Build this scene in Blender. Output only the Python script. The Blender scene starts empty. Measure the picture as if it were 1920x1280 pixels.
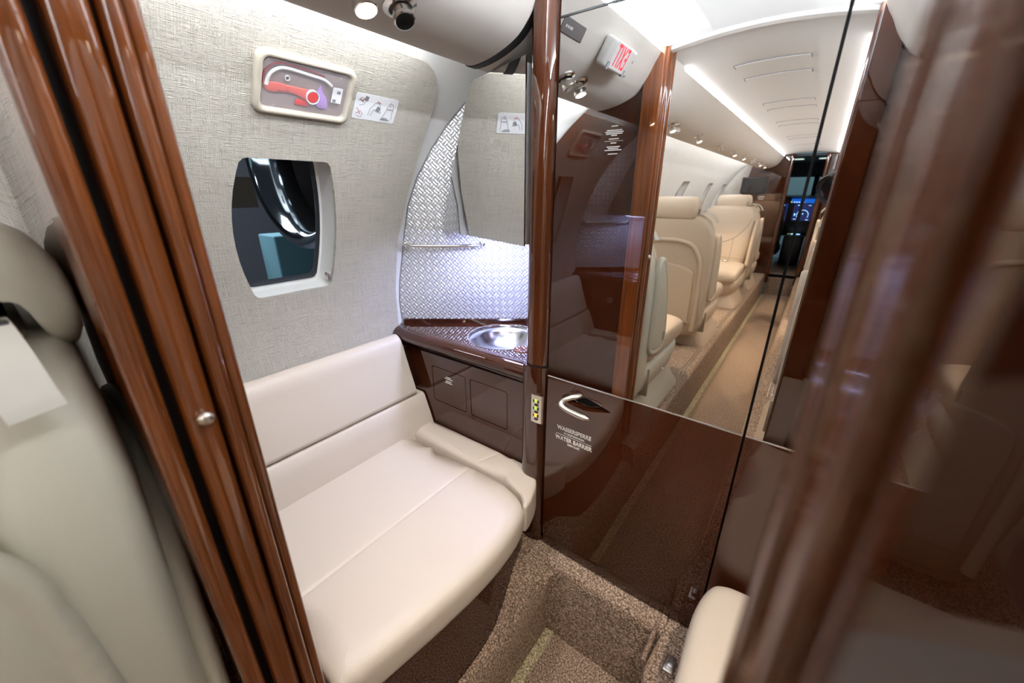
import bpy, bmesh, math, random
from mathutils import Vector, Matrix
from mathutils.geometry import delaunay_2d_cdt
random.seed(4)
S = bpy.context.scene
COL = S.collection
PI = math.pi
# ------------------------------------------------------------------ camera, world, exposure
CAMZ = 1.2
cam_d = bpy.data.cameras.new('view_camera')
cam = bpy.data.objects.new('view_camera', cam_d); COL.objects.link(cam)
cam_d.sensor_width = 36.0
cam_d.lens = 733.0 * 36.0 / 1920.0
cam_d.clip_start = 0.004; cam_d.clip_end = 60
cam.location = (0, 0, CAMZ)
PITCH = math.atan(280 / 733.0); YAW = math.atan(590 / math.hypot(733, 280))
cam.rotation_euler = (PI / 2 - PITCH, 0, YAW)
cam_d.dof.use_dof = True; cam_d.dof.focus_distance = 0.95; cam_d.dof.aperture_fstop = 3.6
S.camera = cam
S.view_settings.view_transform = 'Standard'; S.view_settings.look = 'None'
S.view_settings.exposure = 0.10; S.view_settings.gamma = 1.0; S.view_settings.use_curve_mapping = False
W = bpy.data.worlds.new('world'); S.world = W; W.use_nodes = True
W.node_tree.nodes['Background'].inputs[0].default_value = (0.5, 0.6, 0.8, 1)
W.node_tree.nodes['Background'].inputs[1].default_value = 0.03
S.cycles.max_bounces = 10; S.cycles.glossy_bounces = 8; S.cycles.transmission_bounces = 8
S.cycles.sample_clamp_indirect = 6.0; S.cycles.caustics_reflective = False; S.cycles.caustics_refractive = False

def lamp(name, typ, loc, energy, color, target=None, size=.02, size_y=None, angle=60, blend=.6):
    d = bpy.data.lights.new(name, typ); d.energy = energy; d.color = color
    if typ == 'AREA':
        d.size = size
        if size_y: d.shape = 'RECTANGLE'; d.size_y = size_y
    else:
        d.shadow_soft_size = size
    if typ == 'SPOT': d.spot_size = math.radians(angle); d.spot_blend = blend
    o = bpy.data.objects.new(name, d); COL.objects.link(o); o.location = loc
    if target is not None:
        o.rotation_euler = (Vector(target) - Vector(loc)).to_track_quat('-Z', 'Y').to_euler()
    return o
WARM = (1.0, .74, .48); COOL = (.86, .92, 1.0); BLUE = (.52, .58, 1.0)
# area light strips lying in the coves (the LED lines of the cabin)
L_COVE, L_CEIL = 5.5, 9.0
XC, ZC, R = -.22, .89, .85
# left window-side cove of lavatory and cabin, ceiling coves
for s, nm in ((-1, 'l'), (1, 'r')):
    lamp('cove_glow_lavatory_' + nm, 'AREA', (XC + s * .475, .42, 1.474), 1.1, COOL, (XC + s * .80, .42, 1.33), .6, .02)
    lamp('cove_glow_cabin_' + nm, 'AREA', (XC + s * .475, -2.03, 1.474), 7.5, (.92, .95, 1), (XC + s * .80, -2.03, 1.33), 4.12, .02)
    lamp('ceiling_glow_lavatory_' + nm, 'AREA', (XC + s * .235, .42, 1.578), 11, COOL, (XC + s * .10, .42, 1.615), .6, .02)
    lamp('ceiling_glow_cabin_' + nm, 'AREA', (XC + s * .235, -2.1, 1.578), 18.0, (.97, .97, 1), (XC + s * .10, -2.1, 1.612), 4.0, .02)
lamp('bench_spot', 'SPOT', (-.610, .408, 1.418), 15.0, (1, .93, .91), (-.62, .43, .47), .012, angle=95, blend=.9)
lamp('vanity_led', 'AREA', (-.70, .885, 1.080), 3.0, BLUE, (-.72, .93, .75), .22, .03)
lamp('added_right_spot', 'SPOT', (.165, .408, 1.418), 24.0, (1, .82, .62), (-.20, .50, .1), .012, angle=80, blend=.9)  # added spotlight, copied from the left side to brighten the lavatory carpet
for i, y in enumerate((-.445, -1.378, -2.241, -3.23)):
    for s in (-1, 1):
        if s > 0 and i == 0: continue
        lamp('seat_spot_glow', 'SPOT', (XC + s * .378, y - .003, 1.418), 26.0, WARM, (XC + s * (.36 if i % 2 else .30), y - .05, .4), .014, angle=85, blend=.8)
lamp('hangar_lamp', 'AREA', (-3.6, 0.2, 4.0), 420, (.75, .88, 1), (-2.2, .9, 1.0), 2.0, 2.0)
lamp('hangar_lamp_nose', 'AREA', (-.3, -8.0, 5.0), 120, (.75, .92, 1), (-.3, -8.6, 1.2), 2.0, 2.0)

# ------------------------------------------------------------------ materials
def mat(name, col, rough=.5, metal=0, coat=0, emit=None, estr=0, trans=0, ior=1.45, spec=.5, alpha=1, coat_r=.03):
    m = bpy.data.materials.new(name); m.use_nodes = True
    b = m.node_tree.nodes['Principled BSDF']
    b.inputs['Base Color'].default_value = (*col, 1); b.inputs['Roughness'].default_value = rough
    b.inputs['Metallic'].default_value = metal; b.inputs['Coat Weight'].default_value = coat
    b.inputs['Coat IOR'].default_value = 1.5 if coat_r != .015 else 1.68
    b.inputs['Coat Roughness'].default_value = coat_r; b.inputs['IOR'].default_value = ior
    b.inputs['Specular IOR Level'].default_value = spec
    b.inputs['Transmission Weight'].default_value = trans; b.inputs['Alpha'].default_value = alpha
    if emit: b.inputs['Emission Color'].default_value = (*emit, 1); b.inputs['Emission Strength'].default_value = estr
    return m
def N(m, t, **kw):
    n = m.node_tree.nodes.new(t)
    for k, v in kw.items():
        if k.startswith('i_'): n.inputs[k[2:].replace('_', ' ')].default_value = v
        else: setattr(n, k, v)
    return n
def lk(m, a, b): m.node_tree.links.new(a, b)
def bsdf(m): return m.node_tree.nodes['Principled BSDF']
def ramp(m, fac, stops):
    r = N(m, 'ShaderNodeValToRGB')
    el = r.color_ramp.elements
    while len(el) < len(stops): el.new(.5)
    for e, (p, c) in zip(el, stops): e.position = p; e.color = (*c, 1)
    lk(m, fac, r.inputs[0]); return r.outputs[0]
def coords(m, scale=(1, 1, 1), rot=(0, 0, 0), kind='Object'):
    t = N(m, 'ShaderNodeTexCoord'); mp = N(m, 'ShaderNodeMapping')
    mp.inputs['Scale'].default_value = scale; mp.inputs['Rotation'].default_value = rot
    lk(m, t.outputs[kind], mp.inputs[0]); return mp.outputs[0]
def bump(m, h, dist, strength=1.0):
    b = N(m, 'ShaderNodeBump'); b.inputs['Distance'].default_value = dist; b.inputs['Strength'].default_value = strength
    lk(m, h, b.inputs['Height']); lk(m, b.outputs[0], bsdf(m).inputs['Normal'])

def wood(name, dark, lite, sc=(26, 26, 1.6), rough=.22, coat=1.0):
    m = mat(name, dark, .6, coat=coat, coat_r=.015, spec=.0)
    v = coords(m, sc)
    n = N(m, 'ShaderNodeTexNoise', i_Scale=1.6, i_Detail=6.0, i_Roughness=.6, i_Distortion=.7); lk(m, v, n.inputs['Vector'])
    v2 = coords(m, (sc[0] * 9, sc[1] * 9, sc[2] * 5))
    n2 = N(m, 'ShaderNodeTexNoise', i_Scale=1.5, i_Detail=3.0); lk(m, v2, n2.inputs['Vector'])
    mx = N(m, 'ShaderNodeMath', operation='MULTIPLY_ADD'); lk(m, n2.outputs[0], mx.inputs[0]); mx.inputs[1].default_value = .35
    lk(m, n.outputs[0], mx.inputs[2])
    c = ramp(m, mx.outputs[0], [(.40, dark), (.66, tuple((a + b) / 2 for a, b in zip(dark, lite))), (.92, lite)])
    lk(m, c, bsdf(m).inputs['Base Color']); return m
M = {}
M['wood'] = wood('polished_dark_mahogany', (.029, .0062, .0021), (.048, .0115, .0036), sc=(60, 60, 3))
M['wood_red'] = wood('polished_red_mahogany', (.055, .0135, .0035), (.20, .055, .012), sc=(34, 34, 1.6))
M['wood_mid'] = wood('polished_mid_mahogany', (.036, .0085, .0026), (.085, .022, .006), sc=(34, 34, 1.6))
M['wood_h'] = wood('mahogany_counter', (.028, .0075, .004), (.055, .016, .009), sc=(3, 60, 60))
M['leather'] = mat('cream_leather', (.57, .50, .425), .42, spec=.45)
v = coords(M['leather'], (1, 1, 1)); n = N(M['leather'], 'ShaderNodeTexVoronoi', i_Scale=420.0); lk(M['leather'], v, n.inputs['Vector']); bump(M['leather'], n.outputs[0], .0004, .35)
M['leather_warm_lit'] = mat('warm_lit_cream_leather', (.56, .455, .345), .42, spec=.45)  # same cream leather, with the warm cabin light put into its colour
M['seam'] = mat('leather_seam', (.33, .28, .21), .6)
M['leather_shaded'] = mat('shaded_leather_shell', (.56, .53, .43), .45)  # same seat leather, with the nearest seat's greenish shade in its colour
M['vinyl'] = mat('white_vinyl_shell', (.74, .73, .71), .45)
M['valance'] = mat('offwhite_ultrasuede', (.65, .61, .56), .75)
v = coords(M['valance']); n = N(M['valance'], 'ShaderNodeTexNoise', i_Scale=900.0); lk(M['valance'], v, n.inputs['Vector']); bump(M['valance'], n.outputs[0], .0004, .4)
M['ceiling'] = mat('ceiling_suede', (.74, .73, .71), .7)
M['white'] = mat('satin_white', (.80, .79, .76), .4)
M['cream'] = mat('cream_plastic', (.50, .455, .37), .35)
M['tray'] = mat('mauve_tray', (.30, .235, .225), .45)
M['black'] = mat('black_plastic', (.008, .008, .009), .35)
M['blackrub'] = mat('black_gap', (.004, .004, .004), .7)
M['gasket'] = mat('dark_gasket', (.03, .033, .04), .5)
M['chrome'] = mat('brushed_chrome', (.78, .76, .73), .16, 1)
M['nickel'] = mat('satin_nickel', (.72, .66, .58), .28, 1)
M['steel'] = mat('basin_steel', (.80, .81, .84), .2, 1)
M['mirror'] = mat('silvered_mirror', (.90, .905, .90), .0, 1)
M['edge'] = mat('polished_edge', (.85, .85, .85), .25, 1)
M['led'] = mat('led_strip', (1, 1, 1), .5, emit=(.93, .97, 1), estr=14)
M['ledw'] = mat('led_strip_cabin', (1, 1, 1), .5, emit=(.95, .97, 1), estr=8)
M['ledblue'] = mat('led_blue', (1, 1, 1), .5, emit=(.55, .62, 1), estr=14)
M['bulb'] = mat('warm_bulb', (1, 1, 1), .4, emit=(1, .84, .62), estr=28)
M['glass'] = mat('window_glass', (1, 1, 1), .0, trans=1, ior=1.05)
M['cover'] = mat('clear_cover', (.9, .88, .92), .05, alpha=.07, spec=1.0, coat=1)
M['ink'] = mat('white_ink', (.80, .78, .76), .5)
M['grey_ink'] = mat('grey_ink', (.20, .20, .22), .6)
M['red'] = mat('red_plastic', (.62, .02, .015), .35)
M['redsoft'] = mat('translucent_red_bag', (.62, .085, .06), .3)
M['violet'] = mat('violet_bag', (.42, .25, .62), .3)
M['paper'] = mat('placard_white', (.72, .72, .74), .45)
M['exit_red'] = mat('exit_red', (.72, .03, .04), .4, emit=(.8, .03, .03), estr=.25)
M['exit_face'] = mat('exit_face', (.75, .73, .76), .35, emit=(.9, .85, .9), estr=.12)
M['darkplate'] = mat('dark_plate', (.06, .05, .05), .5)
M['gled'] = mat('green_indicator', (.45, .6, .1), .4, emit=(.5, .8, .1), estr=.5)
M['yled'] = mat('amber_indicator', (.8, .5, .05), .4, emit=(1, .55, .05), estr=.9)
M['belt'] = mat('belt_webbing', (.60, .57, .50), .6)
M['skin'] = mat('skin', (.50, .28, .20), .5)
M['hangar'] = mat('hangar_wall', (.06, .06, .07), .8)
M['hbrown'] = mat('hangar_brown', (.13, .085, .06), .8)
M['hteal'] = mat('hangar_teal', (.08, .17, .20), .8, emit=(.08, .17, .2), estr=.0)
M['nacelle'] = mat('polished_intake_lip', (.75, .78, .8), .08, 1)
M['nacelle_in'] = mat('intake_inner', (.035, .03, .03), .5)
M['lens'] = mat('lens_glass', (.01, .01, .012), .03, coat=1)
M['grey'] = mat('grey_plastic', (.22, .22, .23), .5)

# linen textile: fine horizontal/vertical threads with slubs
def textile(name, base, dark, uvs):
    m = mat(name, base, .85, spec=.2)
    tc = N(m, 'ShaderNodeUVMap'); tc.uv_map = 'UVMap'
    def nz(scale, s, d=3.0):
        mp = N(m, 'ShaderNodeMapping'); mp.inputs['Scale'].default_value = scale; lk(m, tc.outputs[0], mp.inputs[0])
        n = N(m, 'ShaderNodeTexNoise', i_Scale=s, i_Detail=d); lk(m, mp.outputs[0], n.inputs['Vector']); return n.outputs[0]
    a = nz((12, 900, 1), 1.0); b = nz((900, 14, 1), 1.0); s = nz((50, 420, 1), 1.0, 2.0); s2 = nz((420, 60, 1), 1.0, 2.0)
    ad = N(m, 'ShaderNodeMath', operation='ADD'); lk(m, a, ad.inputs[0]); lk(m, b, ad.inputs[1])
    mxx = N(m, 'ShaderNodeMath', operation='MAXIMUM'); lk(m, s, mxx.inputs[0]); lk(m, s2, mxx.inputs[1])
    pw = N(m, 'ShaderNodeMath', operation='POWER'); lk(m, mxx.outputs[0], pw.inputs[0]); pw.inputs[1].default_value = 6.0
    h = N(m, 'ShaderNodeMath', operation='MULTIPLY_ADD'); lk(m, pw.outputs[0], h.inputs[0]); h.inputs[1].default_value = 6.0; lk(m, ad.outputs[0], h.inputs[2])
    c = ramp(m, ad.outputs[0], [(.78, dark), (1.2 if False else 1.0, base)])
    lk(m, c, bsdf(m).inputs['Base Color']); bump(m, h.outputs[0], .0018, 1.0); return m
M['textile'] = textile('linen_wall_textile', (.585, .545, .475), (.45, .415, .355), 1)
M['textile_cabin'] = textile('linen_cabin_textile', (.64, .62, .58), (.50, .48, .44), 1)

# carpet
def carpet(name, a, b):
    m = mat(name, a, .95, spec=.1)
    v = coords(m); n = N(m, 'ShaderNodeTexNoise', i_Scale=230.0, i_Detail=2.5); lk(m, v, n.inputs['Vector'])
    n2 = N(m, 'ShaderNodeTexVoronoi', i_Scale=300.0); lk(m, v, n2.inputs['Vector'])
    c = ramp(m, n.outputs[0], [(.32, tuple(x * .35 for x in a)), (.5, a), (.68, b)])
    lk(m, c, bsdf(m).inputs['Base Color'])
    ad = N(m, 'ShaderNodeMath', operation='SUBTRACT'); lk(m, n.outputs[0], ad.inputs[0]); lk(m, n2.outputs[0], ad.inputs[1])
    bump(m, ad.outputs[0], .004, 1.0); return m
M['carpet'] = carpet('tan_loop_carpet', (.38, .27, .20), (.76, .61, .48))
M['carpet_edge'] = carpet('carpet_binding', (.34, .23, .18), (.50, .37, .29))
M['gold'] = carpet('gold_carpet_stripe', (.60, .52, .33), (.95, .88, .62))

# metallic basket weave
def weave(name):
    m = mat(name, (.8, .8, .82), .34, .55)
    v = coords(m, (1, 1, 1), (0, 0, math.radians(45)), 'UV')
    sx = N(m, 'ShaderNodeSeparateXYZ'); lk(m, v, sx.inputs[0])
    def mth(op, a, b=None, c=None):
        n = N(m, 'ShaderNodeMath', operation=op)
        for i, q in enumerate((a, b, c)):
            if q is None: continue
            if isinstance(q, (int, float)): n.inputs[i].default_value = q
            else: lk(m, q, n.inputs[i])
        return n.outputs[0]
    k = 1 / .0170
    u = mth('MULTIPLY', sx.outputs[0], k); w = mth('MULTIPLY', sx.outputs[1], k)
    fu = mth('FLOOR', u); fw = mth('FLOOR', w)
    par = mth('MODULO', mth('ABSOLUTE', mth('ADD', fu, fw)), 2.0)
    su = mth('ABSOLUTE', mth('SINE', mth('MULTIPLY', u, 2 * PI)))
    sw = mth('ABSOLUTE', mth('SINE', mth('MULTIPLY', w, 2 * PI)))
    bu = mth('ABSOLUTE', mth('SINE', mth('MULTIPLY', u, PI))); bw = mth('ABSOLUTE', mth('SINE', mth('MULTIPLY', w, PI)))
    h1 = mth('MULTIPLY', su, mth('POWER', bw, .5)); h2 = mth('MULTIPLY', sw, mth('POWER', bu, .5))
    h = mth('ADD', mth('MULTIPLY', h1, par), mth('MULTIPLY', h2, mth('SUBTRACT', 1.0, par)))
    c = ramp(m, h, [(.0, (.52, .52, .54)), (.35, (.70, .70, .72)), (.8, (.94, .94, .95))])
    pc = N(m, 'ShaderNodeMix', data_type='RGBA', blend_type='MULTIPLY'); pc.inputs[0].default_value = 1.0
    c2 = ramp(m, par, [(.2, (.80, .80, .82)), (.8, (1, 1, 1))])
    lk(m, c, pc.inputs[6]); lk(m, c2, pc.inputs[7]); lk(m, pc.outputs[2], bsdf(m).inputs['Base Color'])
    bump(m, h, .0017, .9); return m
M['weave'] = weave('silver_basketweave_panel')

# ------------------------------------------------------------------ mesh helpers
def finish(me, smooth=True, ang=35):
    if smooth:
        me.shade_smooth(); me.set_sharp_from_angle(angle=math.radians(ang))
def obj(name, data, m, parent=None, smooth=True, ang=35):
    """data = bmesh or (verts, faces)"""
    me = bpy.data.meshes.new(name)
    if isinstance(data, tuple):
        me.from_pydata([tuple(v) for v in data[0]], [], data[1]); 
        b = bmesh.new(); b.from_mesh(me); bmesh.ops.recalc_face_normals(b, faces=b.faces); b.to_mesh(me); b.free()
    else:
        bmesh.ops.recalc_face_normals(data, faces=data.faces); data.to_mesh(me); data.free()
    ms = m if isinstance(m, (list, tuple)) else [m]
    for x in ms: me.materials.append(M[x] if isinstance(x, str) else x)
    finish(me, smooth, ang)
    o = bpy.data.objects.new(name, me); COL.objects.link(o)
    if parent: o.parent = parent
    return o
def thing(name, label, cat, loc=(0, 0, 0), group=None, rz=0):
    o = bpy.data.objects.new(name, None); COL.objects.link(o); o.location = loc; o.rotation_euler = (0, 0, rz)
    o.empty_display_size = .05
    o['label'] = label; o['category'] = cat
    if group: o['group'] = group
    return o
def tag(o, label, cat, group=None):
    o['label'] = label; o['category'] = cat
    if group: o['group'] = group
    return o
def struct(o, label=None):
    o['kind'] = 'structure'
    if label: o['label'] = label
    return o
def local(o, parent):
    """keep world coordinates while parented to an empty that has a location (rotation-free)"""
    o.parent = parent; o.matrix_parent_inverse = Matrix.Translation(-Vector(parent.location)); return o
def box(lo, hi, bev=0, seg=3, bm=None, mtx=None):
    b = bm or bmesh.new()
    r = bmesh.ops.create_cube(b, size=1.0)
    vs = r['verts']
    for v in vs:
        v.co = Vector(((lo[i] + hi[i]) / 2 + v.co[i] * (hi[i] - lo[i]) for i in range(3)))
    if bev:
        es = list({e for v in vs for e in v.link_edges})
        g = bmesh.ops.bevel(b, geom=es, offset=bev, segments=seg, affect='EDGES', profile=.5)
        vs = list({v for f in g['faces'] for v in f.verts} | {v for v in vs if v.is_valid})
    if mtx is not None:
        for v in vs: v.co = mtx @ v.co
    return b
def lathe(prof, seg=32, mtx=None, bm=None):
    """prof: (r, z) list, spun about z"""
    b = bm or bmesh.new(); rings = []
    for r, z in prof:
        if r < 1e-6: rings.append([b.verts.new((0, 0, z))])
        else: rings.append([b.verts.new((r * math.cos(2 * PI * i / seg), r * math.sin(2 * PI * i / seg), z)) for i in range(seg)])
    for A, B in zip(rings, rings[1:]):
        for i in range(seg):
            j = (i + 1) % seg
            q = [A[i % len(A)], A[j % len(A)], B[j % len(B)], B[i % len(B)]]
            q2 = []
            for v in q:
                if v not in q2: q2.append(v)
            if len(q2) > 2:
                try: b.faces.new(q2)
                except ValueError: pass
    if mtx is not None:
        for rg in rings:
            for v in rg: v.co = mtx @ v.co
    return b
def axis_m(loc, d, up=None):
    q = Vector(d).normalized().to_track_quat('Z', 'Y'); return Matrix.Translation(loc) @ q.to_matrix().to_4x4()
def sweep(path, sect, closed=False, bm=None, up=Vector((0, 0, 1)), cap=True, scale=None):
    """path: points; sect: list of (a,b) offsets; frame from tangent and up"""
    b = bm or bmesh.new(); P = [Vector(p) for p in path]; n = len(P); rings = []
    for i, p in enumerate(P):
        if closed: t = (P[(i + 1) % n] - P[i - 1])
        else: t = (P[min(i + 1, n - 1)] - P[max(i - 1, 0)])
        t.normalize(); s = t.cross(up)
        if s.length < 1e-5: s = t.cross(Vector((0, 1, 0)))
        s.normalize(); u = s.cross(t).normalized(); k = scale[i] if scale else 1
        rings.append([b.verts.new(p + s * a * k + u * c * k) for a, c in sect])
    m = len(sect); rr = list(zip(rings, rings[1:])) + ([(rings[-1], rings[0])] if closed else [])
    for A, B in rr:
        for i in range(m):
            b.faces.new((A[i], A[(i + 1) % m], B[(i + 1) % m], B[i]))
    if not closed and cap: b.faces.new(rings[0]); b.faces.new(rings[-1])
    return b
def circ(r, n=12, r2=None): return [(r * math.cos(2 * PI * i / n), (r2 or r) * math.sin(2 * PI * i / n)) for i in range(n)]
def rrect(x0, y0, x1, y1, r, n=6):
    out = []
    for cx, cy, a0 in ((x1 - r, y1 - r, 0), (x0 + r, y1 - r, 90), (x0 + r, y0 + r, 180), (x1 - r, y0 + r, 270)):
        for i in range(n + 1):
            a = math.radians(a0 + 90 * i / n); out.append((cx + r * math.cos(a), cy + r * math.sin(a)))
    return out
def smooth_poly(pts, closed=True, n=6):
    """Catmull-Rom through the points"""
    out = []; L = len(pts)
    rng = range(L) if closed else range(L - 1)
    for i in rng:
        g = (lambda k: pts[k % L]) if closed else (lambda k: pts[max(0, min(L - 1, k))])
        p0, p1, p2, p3 = [Vector(g(i + k)) for k in (-1, 0, 1, 2)]
        for s in range(n):
            t = s / n
            out.append(tuple(.5 * ((2 * p1) + (p2 - p0) * t + (2 * p0 - 5 * p1 + 4 * p2 - p3) * t * t + (3 * p1 - p0 - 3 * p2 + p3) * t ** 3)))
    if not closed: out.append(tuple(pts[-1]))
    return out
def inside(p, poly):
    x, y = p; c = False; j = len(poly) - 1
    for i in range(len(poly)):
        xi, yi = poly[i]; xj, yj = poly[j]
        if (yi > y) != (yj > y) and x < (xj - xi) * (y - yi) / (yj - yi) + xi: c = not c
        j = i
    return c
def dist(p, poly, closed=True):
    x, y = p; best = 1e9; n = len(poly)
    for i in range(n if closed else n - 1):
        ax, ay = poly[i]; bx, by = poly[(i + 1) % n]
        dx, dy = bx - ax, by - ay; L = dx * dx + dy * dy
        t = 0 if L == 0 else max(0, min(1, ((x - ax) * dx + (y - ay) * dy) / L))
        d = (ax + dx * t - x) ** 2 + (ay + dy * t - y) ** 2
        if d < best: best = d
    return math.sqrt(best)
def inset(poly, d):
    n = len(poly); out = []
    A = sum(poly[i][0] * poly[(i + 1) % n][1] - poly[(i + 1) % n][0] * poly[i][1] for i in range(n))
    sg = 1 if A > 0 else -1
    for i in range(n):
        a = Vector(poly[i - 1]); b = Vector(poly[i]); c = Vector(poly[(i + 1) % n])
        e1 = (b - a); e2 = (c - b)
        if e1.length < 1e-9 or e2.length < 1e-9: continue
        n1 = Vector((-e1.y, e1.x)).normalized() * sg; n2 = Vector((-e2.y, e2.x)).normalized() * sg
        m = n1 + n2
        if m.length < 1e-6: continue
        m.normalize(); k = d / max(.5, m.dot(n1)); q = b + m * k
        if inside(q, poly) and dist(q, poly) > d * .93: out.append((q.x, q.y))
    return out
def tri2d(outer, holes=(), step=.05, rings=(), extra=()):
    pts = []; edges = []
    def loop(l):
        s = len(pts); pts.extend([Vector(p) for p in l]); edges.extend([(s + i, s + (i + 1) % len(l)) for i in range(len(l))])
    loop(outer)
    for h in holes: loop(h)
    for r in rings:
        pts.extend([Vector(p) for p in r])
    pts.extend([Vector(p) for p in extra])
    xs = [p[0] for p in outer]; ys = [p[1] for p in outer]
    if step:
        nx = int((max(xs) - min(xs)) / step) + 1; ny = int((max(ys) - min(ys)) / step) + 1
        for i in range(1, nx + 1):
            for j in range(1, ny + 1):
                p = (min(xs) + i * step - step * .5, min(ys) + j * step - step * .5)
                if inside(p, outer) and not any(inside(p, h) for h in holes) and dist(p, outer) > step * .4 + (max([r_ for r_ in RD] or [0])) and all(dist(p, h) > step * .35 for h in holes):
                    pts.append(Vector(p))
    v, e, f, *_ = delaunay_2d_cdt(pts, edges, [], 0, 1e-6)
    faces = []
    for t in f:
        c = (sum(v[i][0] for i in t) / len(t), sum(v[i][1] for i in t) / len(t))
        if inside(c, outer) and not any(inside(c, h) for h in holes): faces.append(list(t))
    return [tuple(p) for p in v], faces
RD = []
def patch(outer, holes, fmap, thick, step=.05, uv=True):
    """2-D outline mapped by fmap(u, v, w) (w = depth) into a plate with real thickness"""
    V, F = tri2d(outer, holes, step); b = bmesh.new(); n = len(V)
    top = [b.verts.new(fmap(p[0], p[1], 0)) for p in V]; bot = [b.verts.new(fmap(p[0], p[1], thick)) for p in V]
    uvl = b.loops.layers.uv.new('UVMap')
    cnt = {}
    for f in F:
        for i in range(len(f)):
            k = (f[i], f[(i + 1) % len(f)]); cnt[k] = 1
    idx = {}
    for i, v_ in enumerate(top): idx[v_] = V[i]
    for i, v_ in enumerate(bot): idx[v_] = V[i]
    for f in F:
        b.faces.new([top[i] for i in f]); b.faces.new([bot[i] for i in reversed(f)])
    for (i, j) in cnt:
        if (j, i) not in cnt: b.faces.new((top[j], top[i], bot[i], bot[j]))
    for f in b.faces:
        for l in f.loops: l[uvl].uv = idx[l.vert]
    return b
def pillow(outer, top, thick, r, grooves=(), crown=0, step=.03, gd=.004, gw=.006, fmap=None, bottom_r=True):
    """soft slab: outline in 2-D, rounded edge of radius r, seams pressed in along polylines"""
    insets = [inset(outer, r * k) for k in (.04, .14, .3, .55, 1.0)]
    ex = []
    for g in grooves:
        for a, c in zip(g, g[1:]):
            a = Vector(a); c = Vector(c); L = (c - a).length; k = max(2, int(L / .012)); nn = Vector((-(c - a).y, (c - a).x)).normalized()
            for i in range(k + 1):
                q = a.lerp(c, i / k)
                for o_ in (-2.2, -1, -.35, 0, .35, 1, 2.2):
                    w = q + nn * gw * o_
                    if inside(w, outer): ex.append((w.x, w.y))
    RD.clear(); RD.append(r)
    V, F = tri2d(outer, (), step, insets, ex); RD.clear()
    cx = sum(p[0] for p in outer) / len(outer); cy = sum(p[1] for p in outer) / len(outer)
    rad = max(math.hypot(p[0] - cx, p[1] - cy) for p in outer)
    f3 = fmap or (lambda x, y, z: (x, y, z))
    b = bmesh.new(); T = []; B = []
    for x, y in V:
        d = dist((x, y), outer)
        k = min(1, d / r); dz = r * (1 - math.sqrt(max(0, 1 - (1 - k) ** 2)))
        g = 0
        for gr in grooves:
            q = dist((x, y), gr, False); g = max(g, gd * math.exp(-(q / gw) ** 2) * min(1, .3 + k))
        c = crown * (1 - min(1, math.hypot(x - cx, y - cy) / rad) ** 2)
        T.append(b.verts.new(f3(x, y, top - dz - g + c)))
        B.append(b.verts.new(f3(x, y, top - thick + (dz if bottom_r else 0))))
    for f in F:
        b.faces.new([T[i] for i in f]); b.faces.new([B[i] for i in reversed(f)])
    cnt = {(f[i], f[(i + 1) % len(f)]) for f in F for i in range(len(f))}
    for (i, j) in cnt:
        if (j, i) not in cnt: b.faces.new((T[j], T[i], B[i], B[j]))
    return b
def prism(poly, fmap, w0, w1, bm=None):
    b = bm or bmesh.new(); A = [b.verts.new(fmap(p[0], p[1], w0)) for p in poly]; B = [b.verts.new(fmap(p[0], p[1], w1)) for p in poly]
    n = len(poly)
    for i in range(n): b.faces.new((A[i], A[(i + 1) % n], B[(i + 1) % n], B[i]))
    b.faces.new(A); b.faces.new(list(reversed(B))); return b
XZ = lambda x, z, y: (x, y, z)         # outline in x,z extruded along y
YZ = lambda y, z, x: (x, y, z)         # outline in y,z extruded along x
XY = lambda x, y, z: (x, y, z)
def sl(n, hx, hy, cx=0, cy=0, seg=32):
    out = []
    for i in range(seg):
        a = 2 * PI * i / seg; c, s = math.cos(a), math.sin(a)
        out.append((cx + hx * math.copysign(abs(c) ** (2 / n), c), cy + hy * math.copysign(abs(s) ** (2 / n), s)))
    return out
def loft(rings, cap=True, bm=None):
    b = bm or bmesh.new(); RR = [[b.verts.new(p) for p in r] for r in rings]; m = len(rings[0])
    for A, B in zip(RR, RR[1:]):
        for i in range(m): b.faces.new((A[i], A[(i + 1) % m], B[(i + 1) % m], B[i]))
    if cap: b.faces.new(RR[0]); b.faces.new(RR[-1])
    return b
def text(name, s, size, mtx, m='ink', parent=None, align='CENTER', depth=.0004, bold=0, sx=1, gap=1):
    c = bpy.data.curves.new(name, 'FONT'); c.body = s; c.size = size; c.align_x = align; c.align_y = 'CENTER'; c.extrude = depth; c.offset = bold; c.space_character = gap
    t = bpy.data.objects.new('tmp', c); COL.objects.link(t)
    dg = bpy.context.evaluated_depsgraph_get(); me = bpy.data.meshes.new_from_object(t.evaluated_get(dg))
    bpy.data.objects.remove(t); me.transform(Matrix.Diagonal((sx, 1, 1, 1))); me.transform(mtx)
    me.materials.clear(); me.materials.append(M[m]); me.name = name
    o = bpy.data.objects.new(name, me); COL.objects.link(o)
    if parent: o.parent = parent
    return o
def frame_m(origin, xdir, ydir):
    x = Vector(xdir).normalized(); y = Vector(ydir).normalized(); z = x.cross(y)
    return Matrix.Translation(origin) @ Matrix((x, y, z)).transposed().to_4x4()
def dup(o, parent=None):
    c = o.copy(); COL.objects.link(c); c.parent = parent
    for ch in [k for k in bpy.data.objects if k.parent == o]:
        dup(ch, c)
    return c

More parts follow.
